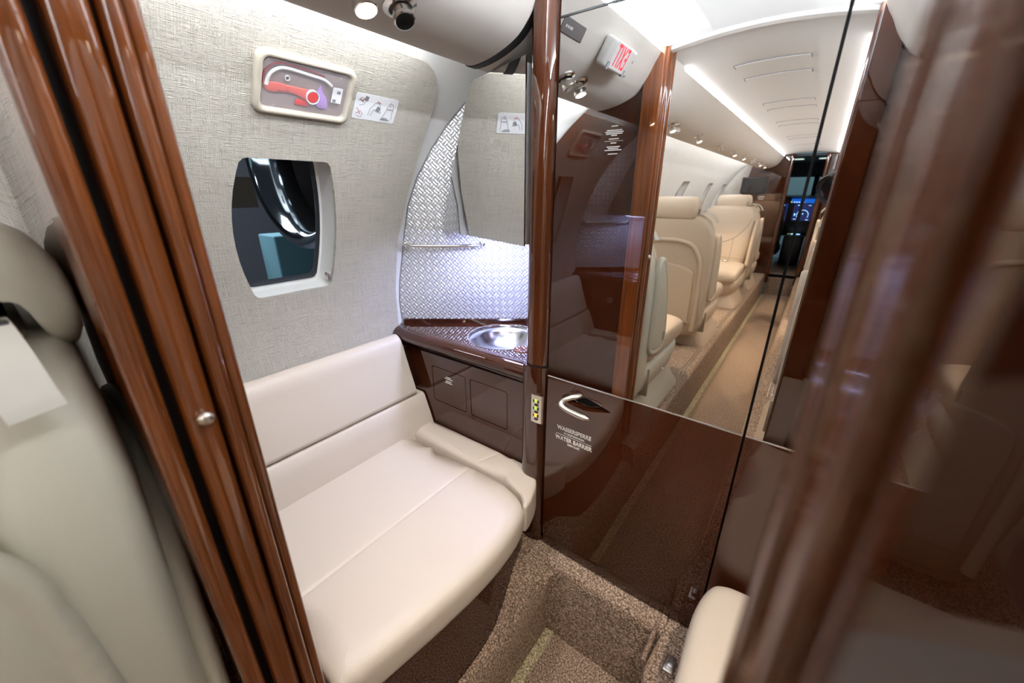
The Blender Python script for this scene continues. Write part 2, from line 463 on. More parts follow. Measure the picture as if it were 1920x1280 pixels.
# ------------------------------------------------------------------ fuselage shell
ZP = .264            # raised side floor
YD = .72             # plane of the mirrored doors
YB = -4.25           # cockpit bulkhead
VK = R * math.asin((.60 - ZC) / R)   # below this the liner drops straight to the floor
def cylmap(side, R0=R):
    # u = y, v = arc length from horizontal, w = outward depth
    def f(u, v, w):
        if v >= VK: return (XC + side * (R0 + w) * math.cos(v / R), u, ZC + (R0 + w) * math.sin(v / R))
        return (XC + side * (R0 + w) * math.cos(VK / R), u, ZC + (R0 + w) * math.sin(VK / R) + (v - VK))
    return f
def arc(z): return R * math.asin((z - ZC) / R) if z >= .60 else VK - (.60 - z)
A0, A1 = arc(.10), arc(1.56)
def barrel(yc, zc_lo, zc_hi, wt, wm, r=.02, n=4):
    z0, z1 = arc(zc_lo), arc(zc_hi); zm = (z0 + z1) / 2
    P = []
    def side(sg, t):   # t 0..1 from bottom to top
        k = 1 - (2 * t - 1) ** 2; return (yc + sg * (wt + (wm - wt) * k), z0 + (z1 - z0) * t)
    for t in (.035, .1, .2, .3, .4, .5, .6, .7, .8, .9, .965): P.append(side(1, t))
    P += [(yc + wt * .955, z1 - .002), (yc + wt * .86, z1)]; P += [(yc, z1), (yc - wt * .86, z1), (yc - wt * .955, z1 - .002)]
    for t in (.965, .9, .8, .7, .6, .5, .4, .3, .2, .1, .035): P.append(side(-1, t))
    P += [(yc - wt * .95, z0 + .002), (yc - wt * .86, z0)]; P += [(yc, z0), (yc + wt * .86, z0), (yc + wt * .95, z0 + .002)]
    return P
lav_win = barrel(.465, .955, 1.271, .096, .122)
cab_y = [-.42, -1.38, -2.34, -3.28, -4.0]
# lavatory shell (smooth white liner), window opening slightly larger than the textile's
def grow(poly, k):
    cx = sum(p[0] for p in poly) / len(poly); cy = sum(p[1] for p in poly) / len(poly)
    return [(cx + (p[0] - cx) * k, cy + (p[1] - cy) * k) for p in poly]
lav_rect = [(.055, A0), (1.5, A0), (1.5, A1), (.055, A1)]
o = obj('wall_left', patch(lav_rect, [grow(lav_win, 1.05)], cylmap(-1), .02, .06), 'vinyl'); struct(o, 'white lavatory side liner on the left')
o = obj('wall_right', patch(lav_rect, [], cylmap(1), .02, .08), 'vinyl'); struct(o)
# textile panel
tz0 = arc(.70); tz1 = arc(1.492)
def tpoly():
    P = [(.175, tz0), (.755, tz0), (.775, arc(.9)), (.79, arc(1.06)), (.815, arc(1.2)), (.826, arc(1.32)), (.826, tz1 - .10)]
    for i in range(1, 9):
        a = math.radians(90 * i / 8); P.append((.726 + .10 * math.cos(a), tz1 - .10 + .10 * math.sin(a)))
    P += [(.245, tz1), (.22, tz1 - .006), (.195, tz1 - .022), (.180, tz1 - .045), (.175, tz1 - .08)]; return P
o = obj('trim_1', patch(tpoly(), [lav_win], cylmap(-1, R - .010), .009, .03), 'textile'); struct(o, 'linen wall textile around the lavatory window')
o = obj('trim_2', patch([(.066, tz0), (.70, tz0), (.70, tz1), (.066, tz1)], [], cylmap(1, R - .010), .009, .04), 'textile'); struct(o)
# white fairing that closes the liner in against the partition
rowsA = []
FK = ((.27, -.93), (.5, -.95), (.8, -.985), (1.0, -.975), (1.12, -.955), (1.25, -.895), (1.363, -.801), (1.414, -.744), (1.456, -.687), (1.505, -.66))
for n_ in range(50):
    z = .27 + (1.505 - .27) * n_ / 49
    for (za, xa), (zb, xb) in zip(FK, FK[1:]):
        if za <= z <= zb + 1e-6: xi = xa + (xb - xa) * (z - za) / (zb - za)
    fr = cylmap(-1); p0 = fr(.173, arc(z), .001)
    rowsA.append([p0, (p0[0] + (xi - p0[0]) * .12, .150, z), (p0[0] + (xi - p0[0]) * .45, .122, z), (xi, .1005, z), (xi, .0985, z), (p0[0] - .005, .0985, z), (p0[0] - .005, .173, z)])
struct(obj('trim_12', loft(rowsA), 'vinyl', ang=70), 'white curved fairing between side liner and partition')
# cabin shells in textile
holes = [barrel(y, .955, 1.285, .10, .125) for y in cab_y]
cab_rect = [(YB, A0), (.054, A0), (.054, A1), (YB, A1)]
for s, nm in ((-1, 'wall_left_cabin'), (1, 'wall_right_cabin')):
    o = obj(nm, patch(cab_rect, holes, cylmap(s), .012, .07), 'textile_cabin'); struct(o)
# windows: reveal + frame + gasket + pane + outer skin
def ring_strip(poly, f, R0, R1, sc1=1.0, bm=None):
    b = bm or bmesh.new(); n = len(poly); q = grow(poly, sc1)
    A = [b.verts.new(f(*p, R0)) for p in poly]; B = [b.verts.new(f(*p, R1)) for p in q]
    for i in range(n): b.faces.new((A[i], A[(i + 1) % n], B[(i + 1) % n], B[i]))
    return b
def window(n, poly, s, shade=None):
    f = cylmap(s)
    root = bpy.data.objects.new('window_%d' % n, None); COL.objects.link(root); struct(root)
    root.location = Vector(f(sum(p[0] for p in poly) / len(poly), sum(p[1] for p in poly) / len(poly), .02))
    b = ring_strip(grow(poly, 1.05), f, -.002, .055, .93); b = ring_strip(grow(poly, 1.07), f, -.001, .057, .93, b)
    inn = grow(poly, 1.05 * .93)
    # inner frame lip
    ring_strip(inn, f, .055, .056, .94, b)
    local(obj('window_frame', b, 'white', ang=60), root)
    g = bmesh.new(); q = grow(inn, .94); ring_strip(q, f, .053, .062, .97, g); ring_strip(grow(q, .97), f, .062, .062, .96, g); 
    local(obj('gasket', g, 'gasket'), root)
    pane = grow(q, .99)
    local(obj('pane', patch(pane, [], lambda u, v, w: f(u, v, .064 + w), .003, .06), 'glass'), root)
    return root
w1 = window(1, lav_win, -1)
k = 2
for s in (-1, 1):
    for h in holes: window(k, h, s); k += 1
# little bronze latch in the lavatory window corner
f_ = cylmap(-1)
b = box((-1.073, .556, .972), (-1.060, .566, .992), .001)
local(obj('shade_latch', b, 'nickel'), w1)

# ------------------------------------------------------------------ hangar outside, engine
o = obj('wall_outside', box((-6.1, -12, -2), (-6, 9, 7)), 'hangar'); struct(o)
o = obj('floor_outside', box((-6.1, -12, -1.35), (5, 9, -1.3)), 'hangar'); struct(o)
o = obj('trim_outside', box((-3.05, .5, 1.105), (-3.0, 1.185, 1.29)), 'hbrown'); struct(o, 'brown hangar wall section beyond the window')
t = thing('hangar_cart', 'pale teal equipment box outside, low behind the lavatory window', 'equipment box', (-2.6, 1.19, .55))
local(obj('box_body', box((-2.8, 1.065, -1.3), (-2.58, 1.40, .955), .01), 'hteal'), t)
# engine intake: lip ring tilted, centre aft of the window
t = thing('jet_engine', 'polished curved engine intake lip seen through the lavatory window', 'jet engine', (-1.62, 1.0, 1.40))
EC = Vector((-1.61, .752, 1.344)); ax = Vector((0, -1, 0)).normalized()
mt = axis_m(EC, ax)
prof = [(.30, .36), (.315, .40)]
lip = [(.270, -.16), (.275, -.10), (.287, -.045), (.305, -.012), (.325, .0), (.343, -.006), (.358, -.03), (.366, -.08), (.375, -.2), (.385, -.5)]
local(obj('intake_lip', lathe([(r_, z_ + .0) for r_, z_ in lip], 64, mt), 'nacelle', ang=60), t)
local(obj('intake_duct', lathe([(.271, -.155), (.27, -.4), (.0, -.42)], 48, mt), 'nacelle_in'), t)
local(obj('spinner', lathe([(.10, -.40), (.08, -.32), (.04, -.25), (0, -.22)], 32, mt), 'nacelle_in'), t)

# ------------------------------------------------------------------ floor
WXL, WXR = -.375, -.095     # well edges in the lavatory
flo = bpy.data.objects.new('floor', None); COL.objects.link(flo); struct(flo, 'tan loop carpet of aisle and raised sides')
o = obj('aisle', box((-.60, YB - .1, -.03), (.2, .72, 0)), 'carpet', flo)
# gold line along the foot of the left riser
b = box((-.392, YB, -.001), (-.358, .681, .006), .002)
obj('gold_stripe', b, 'gold', flo)
b = box((-.09, YB, -.001), (-.062, .2, .006), .002); obj('gold_stripe', b, 'gold', flo)
# cabin platforms left and right, bullnosed edge
def platform(x0, x1, edge_left, y0, y1, nm, r=.022):
    # profile in xz
    pts = []
    if edge_left:   # edge faces +x (left platform)
        pts = [(x0, -.02), (x1, -.02), (x1, ZP - r)] + [(x1 - r + r * math.cos(a), ZP - r + r * math.sin(a)) for a in [math.radians(15 * i) for i in range(1, 7)]] + [(x0, ZP)]
    else:
        pts = [(x1, -.02), (x0, -.02), (x0, ZP - r)] + [(x0 + r - r * math.cos(a), ZP - r + r * math.sin(a)) for a in [math.radians(15 * i) for i in range(1, 7)]] + [(x1, ZP)]
    return obj(nm, prism(pts, XZ, y0, y1), 'carpet', flo)
platform(-1.05, -.385, True, YB, .13, 'platform')
platform(-.07, .62, False, YB, .13, 'platform')
# end riser of the well, with bullnosed top (normal -y)
r = .02; pts = [(.681, -.02)] + [(.681, ZP - r)] + [(.681 + r - r * math.cos(a), ZP - r + r * math.sin(a)) for a in [math.radians(15 * i) for i in range(1, 7)]] + [(.80, ZP), (.80, -.02)]
obj('step_riser', prism(pts, YZ, -.50, -.084), 'carpet', flo)
# left carpeted apron below the bench (curved), right platform of the lavatory
rows = []
yy = [.13, .25, .363, .45, .501, .541, .577, .607, .645, .685]
tx = [-.395, -.40, -.405, -.408, -.410, -.415, -.42, -.43, -.434, -.43]; tz = [.19, .19, .193, .190, .195, .219, .243, .262, .262, .262]
for i, y in enumerate(yy):
    x1, z1 = tx[i], tz[i]
    prof_ = [(-.385, 0), (-.386, z1 * .5), (-.388 if i < 8 else -.372, z1 - .03), ((x1 - .390) / 2, z1 - .008), (x1, z1), (x1 - .03, z1 + .001), (x1 - .22, z1), (x1 - .22, -.01)]
    rows.append([(a, y, c) for a, c in prof_])
obj('carpet_apron', loft(rows), 'carpet', flo, ang=60)
pr = [(.62, .13), (.62, .80), (-.095, .80), (-.095, .60), (-.088, .55), (-.07, .5), (-.068, .13)]
b = pillow(pr, ZP, ZP + .02, .02, step=.08, bottom_r=False); obj('platform', b, 'carpet', flo)
# binding seams of the carpet
def seam(p, q, w=.006, nm='binding'):
    obj(nm, sweep([p, q], circ(w, 8)), 'carpet_edge', flo)
seam((-.345, .682, ZP - .012), (-.352, .74, ZP - .001), .005)
seam((-.100, .60, ZP - .004), (-.100, .74, ZP - .001), .005)
seam((-.094, .745, ZP - .001), (.02, .735, ZP - .001), .006)
seam((-.47, .63, ZP + .001), (-.455, .715, ZP + .001), .004)
# cockpit step
obj('step', box((-.386, YB - 1.2, -.02), (-.069, YB - .10, .26), .015), 'carpet', flo)
# seat rails
for y0, y1 in ((-1.12, -.66), (-2.2, -1.7)):
    for s in (-1, 1):
        rl = thing('seat_rail', 'twin metal seat rail in carpet %s of the aisle, %s cabin' % ('left' if s < 0 else 'right', 'aft' if y0 > -1.5 else 'middle'), 'seat rail', (XC + s * .21, (y0 + y1) / 2, ZP), 'seat rails in the carpet')
        for dx in (-.008, .008):
            local(obj('rail', box((XC + s * .21 + dx - .0025, y0, ZP - .001), (XC + s * .21 + dx + .0025, y1, ZP + .004), .001), 'chrome'), rl)

# ------------------------------------------------------------------ ceiling
def ceil_z(x): return 1.604 - .10 * (x - XC) ** 2 * 4
xs = [XC - .24 + .48 * i / 16 for i in range(17)]
low = [(x, ceil_z(x)) for x in xs]
for nm, y0, y1 in (('ceiling', .11, 1.5), ('ceiling_cabin', YB, .108)):
    poly = [(XC - .27, 1.600)] + low + [(XC + .27, 1.600), (XC + .27, 1.63), (XC - .27, 1.63)]
    o = obj(nm, prism(poly, XZ, y0, y1), 'ceiling'); struct(o)
    # cove roofs that close the gap to the hull
    for s in (-1, 1):
        pl_ = [(XC + s * .26, 1.612), (XC + s * .42, 1.612), (XC + s * .62, 1.53), (XC + s * .60, 1.64), (XC + s * .26, 1.64)]
        struct(obj('ceiling_cove', prism(pl_, XZ, y0, y1), 'ceiling'))
# arched rib over the doorway
path = [(x, .09, ceil_z(x) - .002) for x in xs]
struct(obj('trim_3', sweep(path, [(-.014, -.006), (.014, -.006), (.014, .01), (-.014, .01)], up=Vector((0, 0, 1))), 'white'))
# air outlet plates on the ceiling
for i, (y, hw) in enumerate(((-.285, .105), (-.487, .102), (-1.05, .10), (-1.24, .10), (-1.72, .10), (-1.90, .10), (-2.55, .10), (-2.75, .10), (-3.3, .1))):
    x0 = XC - .015 - hw; pth = [(x0 + 2 * hw * j / 8, y, ceil_z(x0 + 2 * hw * j / 8) - .0015) for j in range(9)]
    t = thing('air_outlet', 'slim curved air outlet plate on the ceiling, %s from the lavatory doorway' % ('first', 'second', 'third', 'fourth', 'fifth', 'sixth', 'seventh', 'eighth', 'ninth')[i], 'air outlet', (XC, y, 1.6), 'ceiling air outlets')
    local(obj('plate', sweep(pth, [(-.020, -.002), (.020, -.002), (.020, .002), (-.020, .002)]), 'ceiling'), t)
    local(obj('slot', box((x0 - .004, y - .022, pth[0][2] - .001), (x0 - .001, y + .0225, pth[0][2] + .002)), 'grey'), t)
    local(obj('slot', box((-2 * -x0 * 0 + x0 + 2 * hw + .001, y - .022, pth[-1][2] - .001), (x0 + 2 * hw + .004, y + .0225, pth[-1][2] + .002)), 'grey'), t)
    local(obj('slot', sweep([Vector(p) + Vector((0, .0225, .0005)) for p in pth], [(-.0022, -.001), (.0022, -.001), (.0022, .002), (-.0022, .002)]), 'grey'), t)
# LED strips
def led(name, s, x, z, y0, y1, m, lab, w=.012):
    x_ = XC + s * x
    o = obj(name, box((x_ - w, y0, z - .003), (x_ + w, y1, z + .003)), m); tag(o, lab, 'light strip'); return o
led('light_strip', -1, .262, 1.590, .13, .70, 'led', 'white ceiling light line on the window side inside the lavatory')
led('light_strip', -1, .262, 1.590, YB + .05, .07, 'ledw', 'long white ceiling light line on the left of the cabin')
led('light_strip', 1, .262, 1.590, .13, .70, 'led', 'white ceiling light line on the right inside the lavatory')
led('light_strip', 1, .262, 1.590, YB + .05, .07, 'ledw', 'long white ceiling light line on the right of the cabin')
led('light_strip', -1, .545, 1.512, .13, .715, 'led', 'white light line hidden above the lavatory wall textile', .018)
led('light_strip', -1, .545, 1.512, YB + .05, .04, 'ledw', 'white light line along the top of the left cabin wall', .018)
led('light_strip', 1, .545, 1.512, .13, .70, 'led', 'white light line above the right lavatory wall', .018)
led('light_strip', 1, .545, 1.512, YB + .05, .04, 'ledw', 'white light line along the top of the right cabin wall', .018)

# ------------------------------------------------------------------ overhead valance panels
VP = [(-.455, 1.580), (-.462, 1.566), (-.475, 1.545), (-.487, 1.522), (-.503, 1.499), (-.527, 1.477), (-.560, 1.462), (-.60, 1.451), (-.64, 1.446), (-.662, 1.449), (-.668, 1.456)]
VP = smooth_poly(VP, False, 3)
back = [(-.655, 1.468), (-.56, 1.488), (-.515, 1.52), (-.475, 1.582)]
def valance(name, side, y0, y1, lab):
    P = VP + back
    if side > 0: P = [(2 * XC - x, z) for x, z in P]
    o = obj(name, prism(P, XZ, y0, y1), 'valance', ang=50); tag(o, lab, 'overhead panel', 'overhead panels'); return o
valance('overhead_panel', -1, .075, .722, 'curved off-white overhead panel above the lavatory window, with spotlight and air nozzle')
valance('overhead_panel', -1, .742, 1.35, 'short off-white overhead panel behind the black gasket, above the vanity mirror')
valance('overhead_panel', -1, YB + .02, .048, 'long off-white overhead panel along the left of the cabin')
valance('overhead_panel', 1, .075, .70, 'curved off-white overhead panel on the right side of the lavatory')
valance('overhead_panel', 1, YB + .02, .048, 'long off-white overhead panel along the right of the cabin')
# gasket between valances
g = [(x - .002, z - .003) for x, z in VP] ; P = [(x * .998 - .002, z - .004) for x, z in VP[4:]] + back[:3]
o = obj('trim_4', prism([(x, z + .002) for x, z in P], XZ, .7225, .7415), 'blackrub'); struct(o, 'black gasket at the end of the overhead panel')

def vpt(y, s=-1, t=0):
    """point on the lower slope of the valance and its outward normal; t moves toward the aisle"""
    i = 18 + int(t); a, b_ = Vector(VP[i]), Vector(VP[i + 1]); n_ = Vector((b_ - a)); nn = Vector((-n_.y, n_.x)).normalized()
    if nn.y > 0: nn = -nn
    p = (a + b_) / 2
    x = p.x if s < 0 else 2 * XC - p.x; nx = nn.x if s < 0 else -nn.x
    return Vector((x, y, p.y)), Vector((nx, 0, nn.y))
def spot_light(y, s, aim, lab, on=True, r=.0165, group='reading spotlights'):
    p, n_ = vpt(y, s)
    t = thing('reading_light', lab, 'reading light', p, group)
    local(obj('base_ring', lathe([(r * .9, -.004), (r * 1.55, -.002), (r * 1.55, .002), (r * 1.2, .005), (r * .9, .003)], 28, axis_m(p, n_)), 'chrome'), t)
    d = (n_ + Vector(aim)).normalized(); q = p + n_ * .004
    local(obj('housing', lathe([(r * .75, -.008), (r * .78, .010), (r * .95, .013), (r, .017), (r, .026), (r * .86, .027), (r * .84, .020)], 28, axis_m(q, d)), 'chrome'), t)
    local(obj('bulb', lathe([(r * .84, .021), (0, .0225)], 24, axis_m(q, d)), 'bulb' if on else 'lens'), t)
    return t
def gasper(y, s, aim, lab, r=.0155, t_=0):
    p, n_ = vpt(y, s, t_)
    t = thing('air_nozzle', lab, 'air nozzle', p, 'adjustable air nozzles')
    local(obj('base_ring', lathe([(r * .9, -.004), (r * 1.7, -.002), (r * 1.65, .003), (r * 1.15, .006)], 28, axis_m(p, n_)), 'chrome'), t)
    d = (n_ + Vector(aim)).normalized()
    local(obj('nozzle_barrel', lathe([(r * .85, -.006), (r * .88, .012), (r, .016), (r * 1.02, .028), (r * .9, .029), (r * .82, .012)], 28, axis_m(p, d)), 'chrome'), t)
    local(obj('nozzle_bore', lathe([(r * .83, .014), (0, .013)], 24, axis_m(p, d)), 'blackrub'), t)
    return t
gasper(.475, -1, (.25, -.15, 0), 'chrome air nozzle on the overhead panel above the lavatory window')
spot_light(.408, -1, (.05, 0, 0), 'lit chrome spotlight beside the air nozzle above the lavatory bench')
spot_light(.408, 1, (-.25, 0, 0), 'added chrome spotlight on the right lavatory overhead panel, lit to brighten the carpet')
for i, (y, on) in enumerate(((-.40, 1), (-.848, 1), (-1.378, 0), (-1.847, 1), (-2.241, 1), (-2.712, 0), (-3.23, 1), (-3.6, 1))):
    for s in (-1, 1):
        ordn = ('first', 'second', 'third', 'fourth', 'fifth', 'sixth', 'seventh', 'eighth')[i]; sd = 'left' if s < 0 else 'right'
        spot_light(y, s, (.05 * -s, .1, 0), 'chrome spotlight on the %s cabin overhead panel, %s from the lavatory doorway' % (sd, ordn), bool(on) and not (i == 0 and s > 0), r=.014, group='cabin reading spotlights')
        if i in (0, 5): gasper(y - .055, s, (.1, -.2, 0), 'small chrome air nozzle next to the %s spotlight on the %s cabin panel' % (ordn, sd), r=.013)
# EXIT sign on the aisle-facing slope
pa, na = Vector((-.492, 0, 1.515)), Vector((.86, 0, -.51)).normalized()
e = thing('exit_sign', 'small white EXIT sign with red letters on the overhead panel', 'exit sign', (-.492, .36, 1.515))
ey = .375; up_ = Vector((.51, 0, .86)).normalized()
fm = frame_m(pa + Vector((0, ey, 0)) + na * .014, (0, -1, 0), up_)     # x to the reader's right, y up, z out
if (fm.to_3x3() @ Vector((0, 0, 1))).dot(na) < 0: fm = frame_m(pa + Vector((0, ey, 0)) + na * .014, (0, 1, 0), up_)
b = box((-.072, -.030, -.012), (.072, .030, .014), .008, 3, mtx=fm); local(obj('sign_body', b, 'white'), e)
local(obj('sign_face', box((-.036, -.026, .0135), (.050, .027, .0155), .0005, 1, mtx=fm), 'exit_face'), e)
local(text('sign_letters', 'EXIT', .064, fm @ Matrix.Translation((.007, .0, .0158)), 'exit_red', bold=.0004, sx=.44, gap=1.18), e)
for xx in (-.040, .052): local(obj('clip', box((xx - .005, -.031, .010), (xx + .005, -.015, .0162), mtx=fm), 'grey'), e)
local(obj('screw', lathe([(.0035, 0), (.003, .001), (0, .0012)], 12, fm @ Matrix.Translation((-.060, .008, .0138))), 'chrome'), e)
fm2 = frame_m(pa + Vector((0, .575, 0)) + na * .001, (0, -1, 0), up_)
if (fm2.to_3x3() @ Vector((0, 0, 1))).dot(na) < 0: fm2 = frame_m(pa + Vector((0, .575, 0)) + na * .001, (0, 1, 0), up_)
e = thing('seat_belt_plate', 'small dark plate with white symbols on the overhead panel, next to the exit sign', 'information plate', (-.492, .575, 1.515))
local(obj('plate', box((-.045, -.014, -.004), (.045, .014, .001), .001, 1, mtx=fm2), 'darkplate'), e)
for xx in (-.012, -.004, .004, .010): local(obj('symbol', box((-xx - .003 + .018, -.003, .001), (-xx + .002 + .018, .002, .0015), mtx=fm2), 'ink'), e)

# ------------------------------------------------------------------ lavatory bench
bench = thing('bench_seat', 'cream leather belted bench under the lavatory window, wrapped round wooden base', 'bench seat', (-.68, .42, ZP))
def bprof(z):  # x of backrest face
    return None
# back pads, profiles in xz
up_p = smooth_poly([(-1.002, .60), (-1.028, .70), (-1.036, .752), (-1.022, .770), (-1.000, .765), (-.985, .742), (-.972, .70), (-.950, .635), (-.934, .588)], False, 4) + [(-.940, .580), (-.99, .578)]
lo_p = [(-.99, .575), (-.938, .577), (-.930, .571)] + [(-.918, .54), (-.905, .505), (-.893, .47), (-.888, .44), (-.96, .42)]
local(obj('backrest_upper_pad', prism(up_p, XZ, .13, .724), 'leather', ang=60), bench)
local(obj('backrest_lower_pad', prism(lo_p, XZ, .13, .750), 'leather', ang=60), bench)
ZS = .474
cush = [(-.905, .135), (-.905, .662), (-.52, .664), (-.465, .648), (-.428, .618), (-.410, .565), (-.402, .49), (-.403, .42), (-.408, .36), (-.418, .28), (-.432, .19), (-.445, .135)]
cs = [(-.965, .135), (-.965, .40), (-.965, .662)] + [(-.80, .663), (-.62, .665)] + smooth_poly(cush[2:], False, 4)
gro = [[(-.637, .12), (-.637, .67)]]
c_ = pillow(cs, ZS, .085, .030, gro, crown=.006, step=.022, gd=.0035, gw=.004)
local(obj('seat_cushion', c_, 'leather', ang=70), bench)
band = [(-.965, .6655), (-.965, .7535), (-.56, .7535)] + smooth_poly([(-.53, .752), (-.49, .742), (-.458, .718), (-.438, .682), (-.426, .642), (-.424, .622)], False, 3) + smooth_poly([(-.432, .618), (-.444, .634), (-.466, .652), (-.52, .667)], False, 4)
b2 = pillow(band, ZS + .007, .088, .010, [[(-.637, .66), (-.60, .77)]], step=.014, gd=.003, gw=.003)
local(obj('end_bolster', b2, 'leather', ang=70), bench)
# wooden base with drawer slit
basep = [(-.90, .13), (-.90, .735), (-.56, .735), (-.50, .70), (-.470, .62), (-.452, .54), (-.440, .45), (-.436, .36), (-.440, .26), (-.45, .13)]
b = prism(smooth_poly(basep[2:], False, 4) + basep[:2], XY, .10, .40)
for v_ in b.verts:
    if v_.co.x > -.60 and v_.co.z < .2: v_.co.x += .028
local(obj('seat_base', b, 'wood', ang=40), bench)
sp = [(-.4325, .40, .288), (-.4365, .45, .297), (-.444, .51, .308)]
local(obj('pull_slot', sweep(sp, [(-.004, -.003), (.004, -.003), (.004, .003), (-.004, .003)]), 'wood_red'), bench)
local(obj('pull_slot', sweep([(-.440, .475, .365), (-.4415, .50, .29), (-.447, .53, .225)], [(-.003, -.0015), (.003, -.0015), (.003, .0015), (-.003, .0015)]), 'blackrub'), bench)

# ------------------------------------------------------------------ vanity
van = thing('vanity_cabinet', 'dark glossy wooden corner washbasin cabinet behind the bench', 'vanity', (-.76, .9, ZP))
ZT = .785
def xw(z, rr=R): return XC - math.sqrt(rr * rr - (max(z, .60) - ZC) ** 2)
WA = Vector((-1.075, .783)); WD = Vector((math.cos(math.radians(37)), math.sin(math.radians(37))))
def wpt(s): q = WA + WD * s; return (q.x, q.y)
# face panel with two access-door openings' grooves
face = [(xw(z) + .004, z) for z in (.745, .69, .62, .54, .46, .38, .30, .262)] + [(-.50, .262), (-.50, .745)]
doorsx = [(-.888, -.742), (-.724, -.584)]
hol = [rrect(a, .563, b_, .686, .008) for a, b_ in doorsx]
b = patch(face, hol, lambda u, v, w: (u, .755 + w, v), .02, .08); local(obj('face_panel', b, 'wood'), van)
for a, b_ in doorsx:
    d_ = obj('access_door', patch(rrect(a + .0022, .5652, b_ - .0022, .6838, .007), [], lambda u, v, w: (u, .7555 + w, v), .015, 0), 'wood'); local(d_, van)
local(obj('gap_backing', box((-.90, .768, .555), (-.575, .774, .695)), 'blackrub'), van)
for i, w_ in enumerate((.019, .034, .024, .030)):
    zc = .662 - i * .0058 - (.002 if i > 1 else 0)
    local(obj('lettering', box((-.815 - w_ / 2, .7548, zc - .0011), (-.815 + w_ / 2, .7556, zc + .0011)), 'ink'), van)
# countertop: triangle with a bullnose front and a round opening
BC = (-.700, .893); BR = .112
ctp = [(-1.058, .778)] + [wpt(.03), wpt(.3), wpt(.62), wpt(.72)] + [(-.50, 1.2), (-.50, .772)]
hole = [(BC[0] + BR * math.cos(2 * PI * i / 40), BC[1] + BR * math.sin(2 * PI * i / 40)) for i in range(40)]
top = patch(ctp, [hole], lambda u, v, w: (u, v, ZT - w), .02, .08); local(obj('countertop', top, 'wood_h'), van)
bn = [(.778, ZT)] + [(.778 - .040 * math.sin(math.radians(a)), ZT - .024 + .024 * math.cos(math.radians(a))) for a in range(0, 181, 15)][1:] + [(.752, .732), (.760, .728), (.778, .735)]
bm_ = bmesh.new()
ringsL = []
for i in range(11):
    x = -1.055 + i * .0555; tp = 1.0 if i > 0 else .35
    y_off = -.012 * (1 - i / 10.0) ** 1.2
    ringsL.append([(x if i else -1.046, (a + y_off * (1 if a < .777 else 0)) if i else .778 - (.778 - a) * .8 + y_off * .8 * (1 if a < .777 else 0), c) for a, c in bn])
local(obj('counter_edge', loft(ringsL), 'wood_h', ang=60), van)
# upstand under the weave panel
p0, p1 = wpt(.022), wpt(.72); nx, ny = -WD.y, WD.x
ups = [(p0[0], p0[1]), (p1[0], p1[1]), (p1[0] - nx * .008, p1[1] - ny * .008), (p0[0] - nx * .008, p0[1] - ny * .008)]
local(obj('upstand', prism(ups, XY, ZT - .002, .799), 'wood_h'), van)
# basin
bp = [(BR, -.001), (BR - .002, -.010), (BR - .006, -.0105), (BR - .012, -.022), (BR - .024, -.045), (BR - .05, -.066), (.03, -.076), (.018, -.078), (0, -.080)]
local(obj('basin', lathe([(BR + .0015, .0005)] + bp, 48, Matrix.Translation((BC[0], BC[1], ZT))), ['steel'], ang=60), van)
local(obj('basin_rim', lathe([(BR, .0004), (BR + .003, .0008), (BR + .003, -.004), (BR - .0005, -.016), (BR - .002, -.014)], 48, Matrix.Translation((BC[0], BC[1], ZT))), 'chrome'), van)
# round soap/waste lid and tap
local(obj('round_lid', lathe([(0, .004), (.034, .004), (.038, .001), (.037, -.004), (0, -.006)], 32, axis_m((-.632, .985, .812), (.25, -.35, .9))), 'chrome'), van)
local(obj('lid_stem', sweep([(-.632, .99, .785), (-.632, .988, .808)], circ(.008, 12)), 'chrome'), van)
local(obj('waste_cap', lathe([(0, .001), (.024, .001), (.026, -.002)], 24, Matrix.Translation((-.592, .835, ZT + .001))), 'wood_red'), van)

# weave-clad corner wall
def wbow(z): return .026 * math.exp(-((z - 1.03) / .14) ** 2)
def wmap(u, v, w): q = WA + WD * u; return (q.x + nx * w, q.y + ny * w + wbow(v) * max(0, 1 - u / .25), v)
wp = []
for z in (.797, .86, .93, 1.0, 1.08, 1.16, 1.24, 1.32, 1.38, 1.44, 1.50, 1.54):
    # s where plane meets the hull
    x = xw(z); s_ = (x - WA.x) / WD.x; wp.append((s_ + .001, z))
wp += [(.80, 1.54), (.80, .797)]
o = obj('wall_corner', patch(wp, [], wmap, .006, .08), 'weave'); struct(o, 'silver basket-weave splash wall above the washbasin')
# dark gap line where the weave meets the liner
gp = [(wmap(s_ + .0, z, -.001)) for s_, z in wp[:-2]]
struct(obj('trim_5', sweep(gp, circ(.0022, 6), up=Vector((0, 1, 0))), 'grey'))
# towel rail
def wp3(s_, z, d): q = WA + WD * s_; return Vector((q.x - nx * d, q.y - ny * d, z))
tb = thing('towel_rail', 'slim chrome towel rail on the basket-weave wall', 'towel rail', wp3(.17, 1.042, 0))
pts = smooth_poly([tuple(wp3(.050, 1.047, .002)), tuple(wp3(.052, 1.046, .022)), tuple(wp3(.066, 1.045, .030)), tuple(wp3(.12, 1.043, .030)), tuple(wp3(.22, 1.043, .030)), tuple(wp3(.278, 1.045, .030)), tuple(wp3(.292, 1.046, .022)), tuple(wp3(.294, 1.047, .002))], False, 5)
local(obj('rail', sweep(pts, circ(.005, 12)), 'chrome', ang=60), tb)
for s_ in (.050, .294): local(obj('mount', lathe([(.010, 0), (.009, .003), (.005, .004)], 20, axis_m(wp3(s_, 1.047, 0), (-nx, -ny, 0))), 'chrome'), tb)

